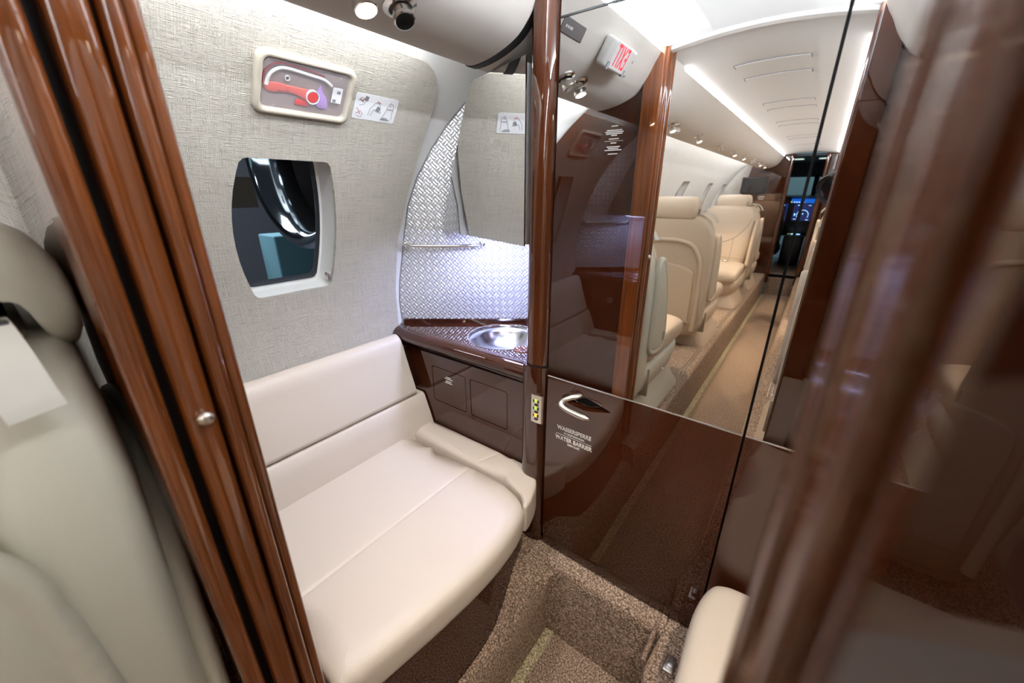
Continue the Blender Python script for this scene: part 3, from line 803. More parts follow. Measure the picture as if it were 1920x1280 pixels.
# mirror cabinet
t71 = math.radians(69.6); MD = Vector((math.sin(t71), -math.cos(t71))); MO = Vector((-.938, .885))
def mm(s_, z, d=0): q = MO + MD * s_; nn = Vector((-MD.y, MD.x)); return (q.x + nn.x * -d * -1, q.y + nn.y * d, z)
mp_ = [(0, 1.087), (.045, 1.17), (.094, 1.256), (.150, 1.343), (.192, 1.408), (.220, 1.444), (.25, 1.4445), (.452, 1.4445), (.452, 1.087)]
mc = thing('mirror_cabinet', 'frameless wall mirror cabinet above the washbasin', 'mirror', (-.74, .85, 1.087))
local(obj('mirror_glass', patch(mp_, [], lambda u, v, w: mm(u, v, w), .004, 0), 'mirror', smooth=False), mc)
b = bmesh.new(); cb = [(.012, 1.089), (.10, 1.24), (.17, 1.35), (.225, 1.435), (.448, 1.435), (.448, 1.089)]
A = [b.verts.new(mm(u, v, .0045)) for u, v in cb]
def wback(u, v):
    q = MO + MD * u; s_ = (q.x - WA.x) / WD.x; p = wpt(max(s_, .0)); return (q.x, p[1] - .008, v)
B = [b.verts.new(wback(u, v) if u > .03 else mm(u, v, .008)) for u, v in cb]
for i in range(len(cb)): b.faces.new((A[i], A[(i + 1) % len(cb)], B[(i + 1) % len(cb)], B[i]))
b.faces.new(A); b.faces.new(B); local(obj('cabinet_body', b, 'vinyl', smooth=False), mc)
q0, q1 = Vector(mm(.10, 1.083, .05)), Vector(mm(.40, 1.083, .12))
local(obj('under_light', sweep([q0, q1], [(-.012, -.003), (.012, -.003), (.012, .003), (-.012, .003)]), 'ledblue'), mc)

# ------------------------------------------------------------------ door post right of the vanity
def post_prof(x0, x1, y0, bulge, y1, n=12):
    P = [(x0, y1)]
    for i in range(n + 1):
        t = i / n; P.append((x0 + (x1 - x0) * t, y0 - bulge * (1 - abs(2 * t - 1) ** 2.6)))
    return P + [(x1, y1)]
trm = bpy.data.objects.new('trim_6', None); COL.objects.link(trm); struct(trm, 'rounded dark wooden post between washbasin and mirrored door')
o = obj('post_upper', prism(post_prof(-.508, -.4395, .738, .022, 1.3), XY, .812, 1.545), 'wood_mid', trm, ang=50)
o = obj('post_lower', prism(post_prof(-.520, -.4375, .738, .024, 1.0), XY, ZP - .01, .806), 'wood', trm, ang=50)
o = obj('post_collar', prism(post_prof(-.510, -.4385, .740, .022, 1.0), XY, .804, .814), 'blackrub', trm, ang=50)
# call/light switch strip on the post
sw = thing('switch_panel', 'narrow champagne metal switch strip with green and amber indicators on the wooden post', 'switch panel', (-.461, .7135, .696))
b = prism([(-.4785, .7165), (-.476, .7132), (-.462, .7122), (-.447, .7135), (-.4435, .7165)], XY, .658, .735); local(obj('face_plate', b, 'nickel'), sw)
for i, zz in enumerate((.719, .699, .679)):
    local(obj('button', box((-.4700, .7112, zz - .0045), (-.4535, .7128, zz + .0035), .0008, 1), 'black'), sw)
    local(obj('indicator', box((-.4655, .7104, zz - .0035), (-.4575, .7124, zz + .0055), .0008, 1), ('gled', 'gled', 'yled')[i]), sw)
    mt_ = Matrix.Translation((-.4605, .7121, zz - .010)) @ Matrix.Rotation(PI / 2, 4, 'X') @ Matrix.Diagonal((1.5, .8, 1, 1))
    local(obj('lens', lathe([(0, .001), (.004, .0006), (.0042, -.001)], 16, mt_), 'black'), sw)

# ------------------------------------------------------------------ mirrored doors
MZ0, MZ1 = .795, 1.482
def doorpanel(idx, x0, x1, lab, handle=False):
    d = bpy.data.objects.new('door_%d' % idx, None); COL.objects.link(d); d.location = ((x0 + x1) / 2, YD, ZP); struct(d, lab)
    bx = lambda a, b_, m, nm, bev=.0012: local(obj(nm, box(a, b_, bev, 2), m), d)
    local(obj('mirror_pane', box((x0, YD, MZ0 + .0015), (x1, YD + .012, MZ1)), 'mirror', smooth=False), d)
    bx((x0, YD - .0012, MZ0 - .0015), (x1, YD + .012, MZ0 + .0012), 'edge', 'edge_strip', .0003)
    zb = ZP + .042
    if handle:
        # lens-shaped scoop behind the lever
        cx, cz = -.333, .7515; hp = []
        for i in range(40):
            a = 2 * PI * i / 40; u = .060 * math.cos(a); w_ = (.0165 if math.cos(a) < 0 else .0165 * (1 - .72 * math.cos(a) ** 1.3)) * math.sin(a)
            hp.append((cx + u, cz + w_))
        outl = [(x0, zb), (x1, zb), (x1, MZ0 - .0015), (x0, MZ0 - .0015)]
        local(obj('lower_panel', patch(outl, [hp], lambda u, v, w: (u, YD + w, v), .022, 0), 'wood'), d)
        rings = [[(cx + (p[0] - cx) * k, YD + dd, cz + (p[1] - cz) * k) for p in hp] for k, dd in ((1, 0), (.97, .006), (.86, .013), (.6, .018), (.15, .020))]
        b = loft(rings, cap=False); b.faces.new(b.verts[-40:]) if False else None
        local(obj('handle_scoop', b, 'wood', ang=60), d)
        # lever: comes out of the scoop, curls to the left and runs right
        lp = [(-.347, YD + .012, .768), (-.353, YD - .004, .768), (-.365, YD - .016, .765), (-.377, YD - .024, .758), (-.377, YD - .032, .750), (-.362, YD - .035, .745), (-.342, YD - .035, .742), (-.322, YD - .034, .740), (-.306, YD - .032, .739)]
        lp = smooth_poly(lp, False, 5); sc = [1.0 - .25 * math.sin(PI * i / (len(lp) - 1)) if i < len(lp) - 4 else (.8 - .2 * (i - len(lp) + 4)) for i in range(len(lp))]
        local(obj('lever_handle', sweep(lp, [(a * 1.0, c) for a, c in circ(.0100, 14, .0070)], scale=sc, up=Vector((0, 0, 1))), 'nickel', ang=70), d)
        # lettering
        tm = lambda x, z: frame_m((x, YD - .0006, z), (1, 0, 0), (0, 0, 1))
        local(text('lettering', 'WASSERSPERRE', .0155, tm(-.3575, .6660), bold=.0003, sx=.84), d)
        local(text('lettering', 'IM TOILETTENSCHRANK.', .0068, tm(-.3555, .6545), bold=.0001, sx=.72), d)
        local(obj('lettering_rule', box((-.405, YD - .0008, .6478), (-.310, YD - .0002, .6486)), 'ink'), d)
        local(text('lettering', 'WATER BARRIER', .0155, tm(-.3575, .6378), bold=.0003, sx=.84), d)
        local(text('lettering', 'INSIDE CLOSET.', .0068, tm(-.3555, .6262), bold=.0001, sx=.72), d)
    else:
        bx((x0, YD, zb), (x1, YD + .022, MZ0 - .0015), 'wood', 'lower_panel', 0)
    bx((x0, YD + .003, ZP + .003), (x1, YD + .022, zb - .0015), 'wood', 'kick_rail')
    return d
doorpanel(1, -.4345, -.0265, 'left mirrored closet door with lever handle and WASSERSPERRE / WATER BARRIER lettering', True)
doorpanel(2, -.0225, .42, 'right mirrored closet door leaf')
# mirror above the doors
o = obj('trim_7', box((-.4345, YD, MZ1 + .004), (.42, YD + .012, 1.600)), 'mirror', smooth=False); struct(o, 'mirror strip above the closet doors')
o = obj('trim_8', box((-.4345, YD - .0015, MZ1 + .0005), (.42, YD + .010, MZ1 + .0035)), 'blackrub'); struct(o)
o = obj('trim_9', box((-.4375, YD + .004, ZP), (.44, YD + .016, 1.6)), 'blackrub'); struct(o)     # dark shadow gap behind the leaves
o.location.y = .0125
o = obj('trim_10', box((.42, YD, ZP), (.64, YD + .03, 1.6)), 'wood'); struct(o)
o = obj('wall_aft', box((-1.1, 1.42, 0), (.7, 1.45, 1.7)), 'vinyl'); struct(o)

# ------------------------------------------------------------------ forward partition and jambs
PY0, PY1 = .070, .094
def hullpoly(side, x_in, fair=False):
    """panel between doorway edge and hull, under the valance"""
    P = [(x_in, ZP - .02)]
    v_ = [p for p in VP if p[0] < -.4]
    x_of = (lambda x: x) if side < 0 else (lambda x: 2 * XC - x)
    P.append((x_in, 1.60))
    P += [(x_of(-.452), 1.60)] + [(x_of(x - .001), z + .0) for x, z in VP]
    if fair: return P + [(x_of(a), c) for a, c in ((-.687, 1.456), (-.744, 1.414), (-.801, 1.363), (-.895, 1.25), (-.955, 1.12), (-.975, 1.0), (-.985, .8), (-.95, .5), (-.93, ZP - .02))]
    P += [(x_of(-.70), 1.49), (x_of(-.80), 1.50)]
    P += [(x_of(xw(z) + .001), z) for z in (1.49, 1.40, 1.30, 1.2, 1.1, 1.0, .89, .8, .7, .6, .5, .4, .3, ZP - .02)]
    return P
for side, xin, nm in ((-1, -.452, 'wall_forward_left'), (1, .012, 'wall_forward_right')):
    root = bpy.data.objects.new(nm, None); COL.objects.link(root); struct(root, 'polished wooden partition between cabin and lavatory')
    P = hullpoly(side, xin)
    obj('lavatory_face', prism(hullpoly(side, xin, side < 0), XZ, .1010, .109), 'wood', root)
    obj('cabin_face', prism(P, XZ, .044, .053), 'wood', root)
    xo = -.47 if side < 0 else .03
    # moulded jambs: two rounded uprights either side of a pocket
    def mould(y0, y1, depth, nmm, m='wood_red'):
        xx = xin; sg = -1 if side < 0 else 1
        Q = [(xx + sg * .05, y0), (xx + sg * .004, y0)]
        for i in range(13):
            a = PI * i / 12; Q.append((xx - sg * (depth * (math.sin(a) ** .7)), (y0 + y1) / 2 - (y1 - y0) / 2 * math.cos(a)))
        Q += [(xx + sg * .004, y1), (xx + sg * .05, y1)]
        obj(nmm, prism(Q, XY, ZP - .02, 1.60), m, root, ang=55)
    if side < 0:
        mould(.0410, .0612, .0125, 'cabin_jamb'); mould(.0985, .1140, .0125, 'lavatory_jamb'); mould(.1135, .1255, .006, 'lavatory_bead')
        obj('pocket_liner', box((-.56, .0612, ZP), (-.468, .0985, 1.60)), 'blackrub', root)
    else:
        mould(.0600, .0800, .0045, 'cabin_jamb', 'wood_mid'); mould(.0985, .1140, .0055, 'lavatory_jamb', 'wood_mid'); mould(.1140, .1255, .0030, 'lavatory_bead', 'wood')
        obj('pocket_liner', box((.02, .0800, ZP), (.06, .0985, 1.60)), 'blackrub', root)
# pocket door edge with knob
d = bpy.data.objects.new('door_3', None); COL.objects.link(d); d.location = (-.45, .083, ZP); struct(d, 'sliding wooden door retracted into the left jamb')
Q = [(-.60, .0695), (-.452, .0695)] + [(-.452 + .0115 * math.sin(PI * i / 12) ** .6, .0825 - .0130 * math.cos(PI * i / 12)) for i in range(1, 12)] + [(-.452, .0955), (-.60, .0955)]
local(obj('door_edge', prism(Q, XY, ZP, 1.60), 'wood_red', ang=55), d)
local(obj('door_knob', lathe([(.0, .011), (.004, .0105), (.0068, .008), (.0075, .005), (.006, .002), (.0045, 0), (.0045, -.006)], 24, axis_m((-.4415, .0835, .994), (1, 0, 0))), 'nickel'), d)
# header above the doorway
# placard lettering on the lavatory side of the left partition
pl_o = thing('safety_lettering', 'white two-language safety lettering on the wooden partition beside the doorway', 'lettering', (-.575, .110, 1.345))
rows_ = [(.022, 1.398), (.052, 1.386), (.062, 1.381), (.056, 1.376), (.02, 1.371), (.034, 1.361), (.02, 1.349), (.046, 1.338), (.036, 1.333), (.058, 1.328), (.034, 1.317)]
for w_, z_ in rows_:
    local(obj('text_line', box((-.588 - w_ / 2, .1088, z_ - .0013), (-.588 + w_ / 2, .1097, z_ + .0013)), 'ink'), pl_o)
local(obj('divider', box((-.62, .1088, 1.3545), (-.556, .1097, 1.3553)), 'ink'), pl_o)
# thin dark reveal on the cabin wall beside the partition
struct(obj('trim_11', patch([(.026, arc(.9)), (.040, arc(.9)), (.040, arc(1.24)), (.026, arc(1.235))], [], cylmap(-1, R - .004), .004, 0), 'gasket'))

# ------------------------------------------------------------------ mask box and placard on the textile
fm_ = cylmap(-1, R - .010)
def cyl_at(y, z):
    a = arc(z) / R; n_ = Vector((math.cos(a), 0, -math.sin(a))); p = Vector((XC - (R - .010) * math.cos(a), y, ZC + (R - .010) * math.sin(a)))
    return p, n_, Vector((math.sin(a), 0, math.cos(a)))
p, n_, up_ = cyl_at(.4875, 1.4025)
fm = frame_m(p, (0, 1, 0), up_)
if (fm.to_3x3() @ Vector((0, 0, 1))).dot(n_) < 0: print('flip')
ox = thing('oxygen_mask_box', 'clear-covered emergency box with red and violet mask in cream frame, above the window', 'mask box', p)
def plate_map(fm): return lambda u, v, w: tuple(fm @ Vector((u, v, w)))
HW, HH = .100, .058
outer = rrect(-HW, -HH, HW, HH, .018); inner = rrect(-HW + .014, -HH + .012, HW - .014, HH - .012, .012)
b = bmesh.new()
prof_ = [(0, -.004), (0, .006), (.0025, .010), (.007, .012), (.0115, .010), (.0135, .006), (.0135, -.030)]
rg = []
for d_, h_ in prof_:
    k = d_ / .0135
    rg.append([tuple(fm @ Vector((o_[0] + (i_[0] - o_[0]) * k, o_[1] + (i_[1] - o_[1]) * k, h_))) for o_, i_ in zip(outer, inner)])
b = loft(rg, cap=False); local(obj('box_frame', b, 'cream', ang=60), ox)
b = patch(inner, [], lambda u, v, w: tuple(fm @ Vector((u, v, .001 + w))), .001, 0); local(obj('backing_tray', b, 'tray'), ox)
# mask contents
arcp = [(-.078, -.004), (-.074, .014), (-.062, .027), (-.044, .032), (0, .029), (.030, .026), (.048, .017)]
a3 = smooth_poly([tuple(fm @ Vector((a, c, .0055))) for a, c in arcp], False, 6)
local(obj('tube', sweep(a3, circ(.0040, 8, .003)), 'white', ang=70), ox)
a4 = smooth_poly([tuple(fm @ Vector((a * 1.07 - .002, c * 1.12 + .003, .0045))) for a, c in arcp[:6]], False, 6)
local(obj('tube_shadow_band', sweep(a4, circ(.0036, 8, .002)), mat('dark_red_tube_shade', (.22, .012, .012), .4), ang=70), ox)  # dark red band drawn as the tube's shadow in the tray
fmz = lambda x, y, z: tuple(fm @ Vector((x, y, z)))
local(obj('red_bag', pillow(smooth_poly([(-.082, -.002), (-.072, -.016), (-.03, -.013), (-.004, -.020), (.006, -.032), (-.004, -.034), (.012, -.012), (.008, 0), (-.03, .001), (-.06, .003)], True, 3), .006, .004, .002, step=.008, fmap=fmz), 'redsoft', ang=70), ox)
local(obj('red_valve', lathe([(0, .010), (.010, .010), (.0115, .008), (.012, .002)], 24, fm @ Matrix.Translation((.0115, -.011, 0))), 'red'), ox)
local(obj('valve_ring', lathe([(.0115, .010), (.0135, .0105), (.0135, .004), (.0115, .004)], 24, fm @ Matrix.Translation((.0115, -.011, 0))), 'paper'), ox)
local(obj('violet_bag', pillow(smooth_poly([(.026, .014), (.034, 0), (.044, -.012), (.046, -.032), (.024, -.030), (.020, -.010)], True, 3), .0055, .003, .002, step=.008, fmap=fmz), 'violet', ang=70), ox)
local(obj('red_strap', box((-.02, -.034, .002), (-.004 + .012, -.022, .005), .002, 2, mtx=fm), 'red'), ox)
local(obj('eyelet', lathe([(.0035, .005), (.0052, .005), (.0052, .003), (.0035, .003)], 16, fm @ Matrix.Translation((-.040, .014, 0))), 'paper'), ox)
local(obj('cover_sticker', box((.050, -.014, .0100), (.072, .018, .0106), .0004, 1, mtx=fm), 'paper'), ox)
for (a, c, e_, g_) in ((.053, -.006, .060, -.012), (.060, .006, .068, .012)): local(obj('sticker_sketch', box((a, g_, .0106), (e_, c, .0109), mtx=fm), 'grey_ink'), ox)
# clear cover, domed
b = pillow(rrect(-HW + .0145, -HH + .0125, HW - .0145, HH - .0125, .012), .0112, .0022, .0035, step=.02, fmap=fmz); local(obj('clear_cover', b, 'cover', ang=70), ox)
# pictogram placard
def placard(y, z, hw, hh, lab):
    p, n_, up_ = cyl_at(y, z); fm = frame_m(p, (0, 1, 0), up_)
    t = thing('instruction_placard', lab, 'placard', p)
    local(obj('card', prism(rrect(-hw, -hh, hw, hh, .004), plate_map(fm), -.001, .0012), 'paper'), t)
    def ln(pts, m='grey_ink', w=.0006):
        P = [tuple(fm @ Vector((a, c, .0014))) for a, c in pts]; local(obj('pictogram_line', sweep(P, circ(w, 5)), m), t)
    # three small figure sketches drawn as outlines
    ln([(-.050, .012), (-.042, .020), (-.030, .019), (-.034, .006), (-.045, .002)]); ln([(-.046, .017), (-.036, .011)], w=.0012); ln([(-.041, .014), (-.034, .017)], 'red')
    local(obj('pictogram_box', box((-.037, .008, .0012), (-.028, .018, .0016), mtx=fm @ Matrix.Rotation(-.2, 4, 'Z')), 'grey_ink'), t)
    ln([(-.050, -.018), (-.040, -.010), (-.032, -.016), (-.036, -.024), (-.046, -.022)]); ln([(-.044, -.012), (-.038, -.018)], 'red'); ln([(-.050, -.004), (-.044, -.010)], 'red')
    ln([(-.018, -.018), (-.016, -.002), (-.006, .012), (.002, .016), (.010, .008), (.006, -.004), (.014, -.008), (.008, .004)]); ln([(-.012, -.018), (-.006, -.002), (.004, -.006)]); ln([(.0, .018), (.010, .014)], 'red')
    local(obj('pictogram_box', box((.0, -.004, .0012), (.010, .008, .0016), mtx=fm @ Matrix.Rotation(-.5, 4, 'Z')), 'grey_ink'), t)
    ln([(.022, -.020), (.026, -.006), (.030, .008), (.036, .018), (.044, .016), (.048, .006), (.046, -.006), (.048, -.020)]); ln([(.030, .004), (.046, .004)], w=.001); ln([(.038, .020), (.034, .014), (.040, .010)]); ln([(.046, .012), (.048, .004)], 'red')
    ln([(.018, -.022), (.042, -.022)], w=.0012); ln([(.020, -.019), (.036, -.019)], w=.0009)
    return t
placard(.6565, 1.391, .0575, .029, 'white instruction card with small figure sketches, right of the mask box')

# ------------------------------------------------------------------ right-hand cushion and buckle in the lavatory
cr = thing('side_cushion', 'rounded cream leather cushion at lower right, in front of the closet door', 'cushion', (.1, .45, ZP))
cpoly = smooth_poly([(-.027, .46), (-.029, .52), (-.031, .57), (-.031, .615), (-.026, .655), (-.015, .688), (.002, .702), (.031, .709), (.10, .711)], False, 4) + [(.42, .711), (.42, .135), (.0, .135), (-.018, .25)]
local(obj('cushion_pad', pillow(cpoly, .472, .19, .028, crown=.004, step=.03), 'leather', ang=70), cr)
local(obj('cushion_base', box((.02, .15, ZP), (.41, .69, .31), .01), 'wood'), cr)
bk = thing('belt_buckle', 'small chrome floor latch in the carpet beside the side cushion', 'latch', (-.048, .625, ZP))
local(obj('latch_rim', prism(rrect(-.068, .598, -.036, .648, .010), XY, ZP - .004, ZP + .004), 'carpet_edge'), bk)
local(obj('latch_plate', box((-.062, .604, ZP), (-.040, .642, ZP + .007), .003), 'chrome'), bk)
local(obj('latch_tongue', box((-.056, .612, ZP + .004), (-.042, .630, ZP + .014), .003), 'steel'), bk)

# ------------------------------------------------------------------ cabin seats
def make_seat(lab, group, green=False):
    """local frame: origin on platform under the seat-back, +y = forward of the occupant"""
    LM = 'leather_shaded' if green else 'leather_warm_lit'
    t = thing('cabin_seat', lab, 'seat', (0, 0, 0), group)
    hw = .235
    P = lambda nm, b, m, ang=60, par=None: obj(nm, b, m, par or t, ang=ang)
    # pedestal (wide flared foot)
    P('pedestal', loft([[(x, y, z) for x, y in sl(9, a, c, 0, cy)] for z, a, c, cy in ((0, .262, .25, .37), (.010, .262, .25, .37), (.05, .240, .235, .365), (.10, .215, .225, .36), (.13, .21, .22, .36))]), LM)
    # lower shell
    P('seat_shell', loft([[(x, y, z) for x, y in sl(5, a, c, 0, cy)] for z, a, c, cy in ((.085, .15, .20, .30), (.095, .20, .27, .31), (.13, .226, .31, .325), (.19, .238, .318, .335), (.225, .238, .318, .335), (.235, .23, .31, .335))]), LM)
    P('shell_seam', box((-.2405, .135, .10), (.2405, .139, .228), .001, 1), 'seam')
    # seat cushion, boxy and crowned, waterfall front
    rg = []
    for y, zt, zb, a in ((.13, .30, .24, .18), (.14, .325, .232, .215), (.18, .345, .228, .228), (.35, .352, .226, .232), (.52, .356, .225, .236), (.61, .350, .222, .236), (.66, .330, .222, .230), (.685, .295, .232, .215), (.69, .27, .25, .19)):
        rg.append([(x, y, z) for x, z in sl(4.2, a, (zt - zb) / 2, 0, (zt + zb) / 2)])
    P('seat_cushion', loft(rg), 'leather_warm_lit')
    # backrest outer shell
    def sec(z, a, y0, y1, n=5): return [(x, y, z) for x, y in sl(n, a, (y1 - y0) / 2, 0, (y0 + y1) / 2, 40)]
    R_ = [sec(.09, .17, .03, .14), sec(.10, .205, .015, .15), sec(.16, .225, .0, .16), sec(.30, .236, -.005, .13), sec(.45, .240, -.01, .115), sec(.60, .238, -.016, .10), sec(.69, .230, -.019, .085), sec(.75, .210, -.018, .068), sec(.79, .182, -.016, .055), sec(.806, .145, -.008, .045)]
    P('back_shell', loft(R_), LM)
    # arched rim and inset panel on the back
    yb = lambda z: -.004 - .016 * max(0, (z - .30)) / .4
    rim = [(-.195, .14), (-.197, .30), (-.192, .48), (-.176, .58), (-.14, .640), (-.08, .668), (0, .674), (.08, .668), (.14, .640), (.176, .58), (.192, .48), (.197, .30), (.195, .14)]
    rim = smooth_poly(rim, False, 4)
    P('back_rim', sweep([(x, yb(z) - .001, z) for x, z in rim], circ(.016, 10, .016), up=Vector((0, 1, 0)), scale=[.8] * len(rim)), LM, 70)
    ip = [(-.150, .185), (.150, .185), (.162, .20), (.165, .35), (.160, .47), (.150, .50), (.10, .525), (0, .537), (-.10, .525), (-.150, .50), (-.160, .47), (-.165, .35), (-.162, .20)]
    P('back_panel', pillow(smooth_poly(ip, True, 3), .014, .02, .007, step=.05, fmap=lambda x, z, w: (x, yb(z) + .004 - w, z)), LM, 70)
    # front upholstery of the backrest
    F_ = []
    FS = ((.285, .16, .10, .235), (.30, .19, .09, .25), (.35, .212, .08, .245), (.45, .222, .06, .222), (.55, .226, .045, .20), (.65, .224, .03, .17), (.73, .212, .02, .145), (.785, .190, .012, .122), (.812, .155, .01, .105), (.822, .11, .02, .08))
    for z, a, y0, y1 in FS:
        F_.append([(x, y, z) for x, y in sl(3.6, a, (y1 - y0) / 2, 0, (y0 + y1) / 2, 40)])
    P('backrest', loft(F_), 'leather_warm_lit')
    # curved chevron seam on the upholstery
    def yF(x, z):
        for q0, q1 in zip(FS, FS[1:]):
            if q0[0] <= z <= q1[0]:
                k = (z - q0[0]) / (q1[0] - q0[0]); a, y0, y1 = [q0[n_] + (q1[n_] - q0[n_]) * k for n_ in (1, 2, 3)]
                return (y0 + y1) / 2 + (y1 - y0) / 2 * max(0, 1 - min(1, abs(x / a)) ** 3.6) ** (1 / 3.6) - .0012
        return .1
    sm = smooth_poly([(-.196, .715), (-.17, .64), (-.10, .555), (0, .51), (.10, .555), (.17, .64), (.196, .715)], False, 5)
    P('upholstery_seam', sweep([(x, yF(x, z), z) for x, z in sm], circ(.0032, 6), up=Vector((0, 1, 0))), 'seam', 70)
    for s in (-1, 1): P('upholstery_seam', sweep([(s * .09, yF(.09, z), z) for z in (.36, .4, .45, .5, .548)], circ(.0026, 6), up=Vector((0, 1, 0))), 'seam', 70)
    P('upholstery_seam', sweep([(x * .01, yF(x * .01, .365 + .012 * (1 - (x / 19) ** 2)), .365 + .012 * (1 - (x / 19) ** 2)) for x in range(-19, 20, 2)], circ(.0026, 6), up=Vector((0, 1, 0))), 'seam', 70)
    # headrest: rolled pillow wrapped over the top
    H = []
    for x, k in ((-.128, .25), (-.126, .62), (-.119, .86), (-.104, .97), (-.05, 1), (0, 1), (.05, 1), (.104, .97), (.119, .86), (.126, .62), (.128, .25)):
        c = []
        for (y, z) in smooth_poly([(-.046, .800), (-.050, .845), (-.034, .888), (.010, .905), (.062, .898), (.100, .862), (.108, .815), (.098, .775), (.076, .765), (.064, .80), (.050, .842), (.012, .853), (-.006, .836), (-.012, .80), (-.028, .782)], True, 2):
            c.append((x, .030 + (y - .030) * .74 * (.75 + .25 * k), .835 + (z - .835) * k))
        H.append([(q[0], q[1], q[2] + .008) for q in c])
    P('headrest', loft(H), LM, 80)
    P('headrest_post', box((-.05, .018, .75), (.05, .040, .845), .006), 'black')
    # folded armrests along both flanks
    arm = smooth_poly([(.052, .40), (.050, .50), (.055, .60), (.064, .66), (.088, .70), (.122, .704), (.155, .67), (.208, .58), (.250, .45), (.268, .35), (.258, .31), (.21, .292), (.13, .30), (.07, .33)], True, 4)
    for s in (-1, 1):
        a_ = P('armrest', pillow(arm, .0, .026, .010, [inset(arm, .022) + [inset(arm, .022)[0]]], step=.03, fmap=lambda y, z, w: (s * (.250 + w), y, z)), LM, 70)
        obj('armrest_button', lathe([(0, .003), (.012, .003), (.014, 0)], 20, axis_m((s * .2495, .225, .36), (s, 0, 0)) @ Matrix.Diagonal((.7, 1.6, 1, 1))), 'seam', a_)
    # shoulder belt guide and webbing on the aisle side
    bx = []
    w_ = smooth_poly([(.10, .034, .826), (.14, .034, .832), (.175, .032, .830), (.206, .029, .815), (.226, .026, .790), (.232, .024, .776)], False, 5)
    P('belt_strap', sweep(w_, [(-.016, -.0025), (.016, -.0025), (.016, .0025), (-.016, .0025)], up=Vector((.55, 0, 1))), 'belt', 70)
    P('belt_slot', box((.150, .018, .830), (.166, .046, .8365), .002), 'black')
    # lap buckle resting on the cushion and shell bolt
    P('lap_buckle', box((.05, .30, .350), (.10, .345, .366), .005), 'chrome')
    P('shell_bolt', lathe([(0, .004), (.006, .003), (.007, 0)], 14, axis_m((.238, .34, .16), (1, 0, 0))), 'chrome')
    return t
def put(t, x, y, rz): t.location = (x, y, ZP); t.rotation_euler = (0, 0, rz)
s1 = make_seat('cream leather cabin seat nearest the doorway at lower left, seen from behind', 'cabin seats', green=True)
put(s1, -.68, .014, PI)
proto = make_seat('cream leather cabin seat second from the lavatory on the left, facing forward', 'cabin seats')
put(proto, -.68, -1.035, PI)
specs = [(-.675, -2.88, 0, 'left cabin seat facing aft towards the lavatory, third in the row'),
         (-.675, -3.04, PI, 'foremost left cabin seat, back to back with the aft-facing one'),
         (.24, .014, PI, 'right cabin seat just inside the partition, hidden mostly by the door frame'),
         (.24, -1.035, PI, 'right cabin seat second from the lavatory, facing forward'),
         (.235, -2.88, 0, 'right cabin seat facing aft towards the lavatory'),
         (.235, -3.04, PI, 'foremost right cabin seat near the cockpit')]
for x, y, rz, lab in specs:
    c = dup(proto); c['label'] = lab; put(c, x, y, rz)
    if x > 0 : c.scale = (-1, 1, 1)
# mirror the left forward-facing ones so that the belt is at the aisle
for q in (s1, proto): q.scale = (-1, 1, 1)
for q in [k for k in bpy.data.objects if k.parent is None and k.name.startswith('cabin_seat')]:
    x = q.location.x; fwd = abs(q.rotation_euler.z) > 1
    aisle = 1 if x < XC else -1           # world x direction of the aisle
    local_x = -1 if fwd else 1            # world x of local +x
    q.scale = (aisle * local_x, 1, 1)

# ------------------------------------------------------------------ bulkhead, galley and cockpit
hull_left = [(xw(z) + .001, z) for z in (ZP, .3, .4, .5, .6, .7, .8, .89, 1.0, 1.1, 1.2, 1.3, 1.4, 1.5, 1.56)]
gl = thing('galley_cabinet', 'dark wooden galley cabinet with a monitor at the far left of the cabin', 'cabinet', (-.70, YB, ZP))
local(obj('cabinet_body', prism(hull_left + [(-.50, 1.60), (-.375, 1.60), (-.365, ZP)], XZ, YB - .1, YB), 'wood', ang=20), gl)
local(obj('edge_post', sweep([(-.372, YB, ZP - .1), (-.385, YB, 1.60)], circ(.022, 12)), 'wood_mid'), gl)
local(obj('monitor_frame', box((-.835, YB, 1.185), (-.565, YB + .012, 1.365), .006), 'darkplate'), gl)
local(obj('monitor_screen', box((-.820, YB + .011, 1.200), (-.580, YB + .014, 1.350), .002, 1), 'lens'), gl)
local(obj('name_plate', box((-.68, YB + .001, 1.405), (-.56, YB + .004, 1.425), .001, 1), 'darkplate'), gl)
for i, (w_, z_) in enumerate(((.06, 1.155), (.07, 1.145), (.06, 1.130), (.05, 1.12))): local(obj('text_line', box((-.605 - w_ / 2, YB + .0002, z_ - .002), (-.605 + w_ / 2, YB + .001, z_ + .002)), 'ink'), gl)
gr = thing('wardrobe_cabinet', 'dark wooden wardrobe cabinet at the far right of the cabin', 'cabinet', (.3, YB, ZP))
local(obj('cabinet_body', prism([(2 * XC - x - .004, z) for x, z in hull_left] + [(.06, 1.60), (-.065, 1.60), (-.075, ZP)], XZ, YB - .1, YB), 'wood', ang=20), gr)
local(obj('edge_post', sweep([(-.068, YB, ZP - .1), (-.055, YB, 1.60)], circ(.022, 12)), 'wood_mid'), gr)
CK = YB - .1
dk = M['black']
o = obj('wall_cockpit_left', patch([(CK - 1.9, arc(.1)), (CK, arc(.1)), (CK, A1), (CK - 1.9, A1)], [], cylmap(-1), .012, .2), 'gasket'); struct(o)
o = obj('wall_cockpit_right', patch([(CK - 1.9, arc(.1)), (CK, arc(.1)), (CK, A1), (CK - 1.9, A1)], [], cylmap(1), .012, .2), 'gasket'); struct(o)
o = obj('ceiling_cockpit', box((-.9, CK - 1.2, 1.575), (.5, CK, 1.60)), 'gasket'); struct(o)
o = obj('ceiling_cockpit_forward', prism([(CK - 1.2, 1.600), (CK - 1.2, 1.575), (CK - 1.55, 1.40), (CK - 1.55, 1.43)], YZ, -.9, .5), 'gasket'); struct(o)
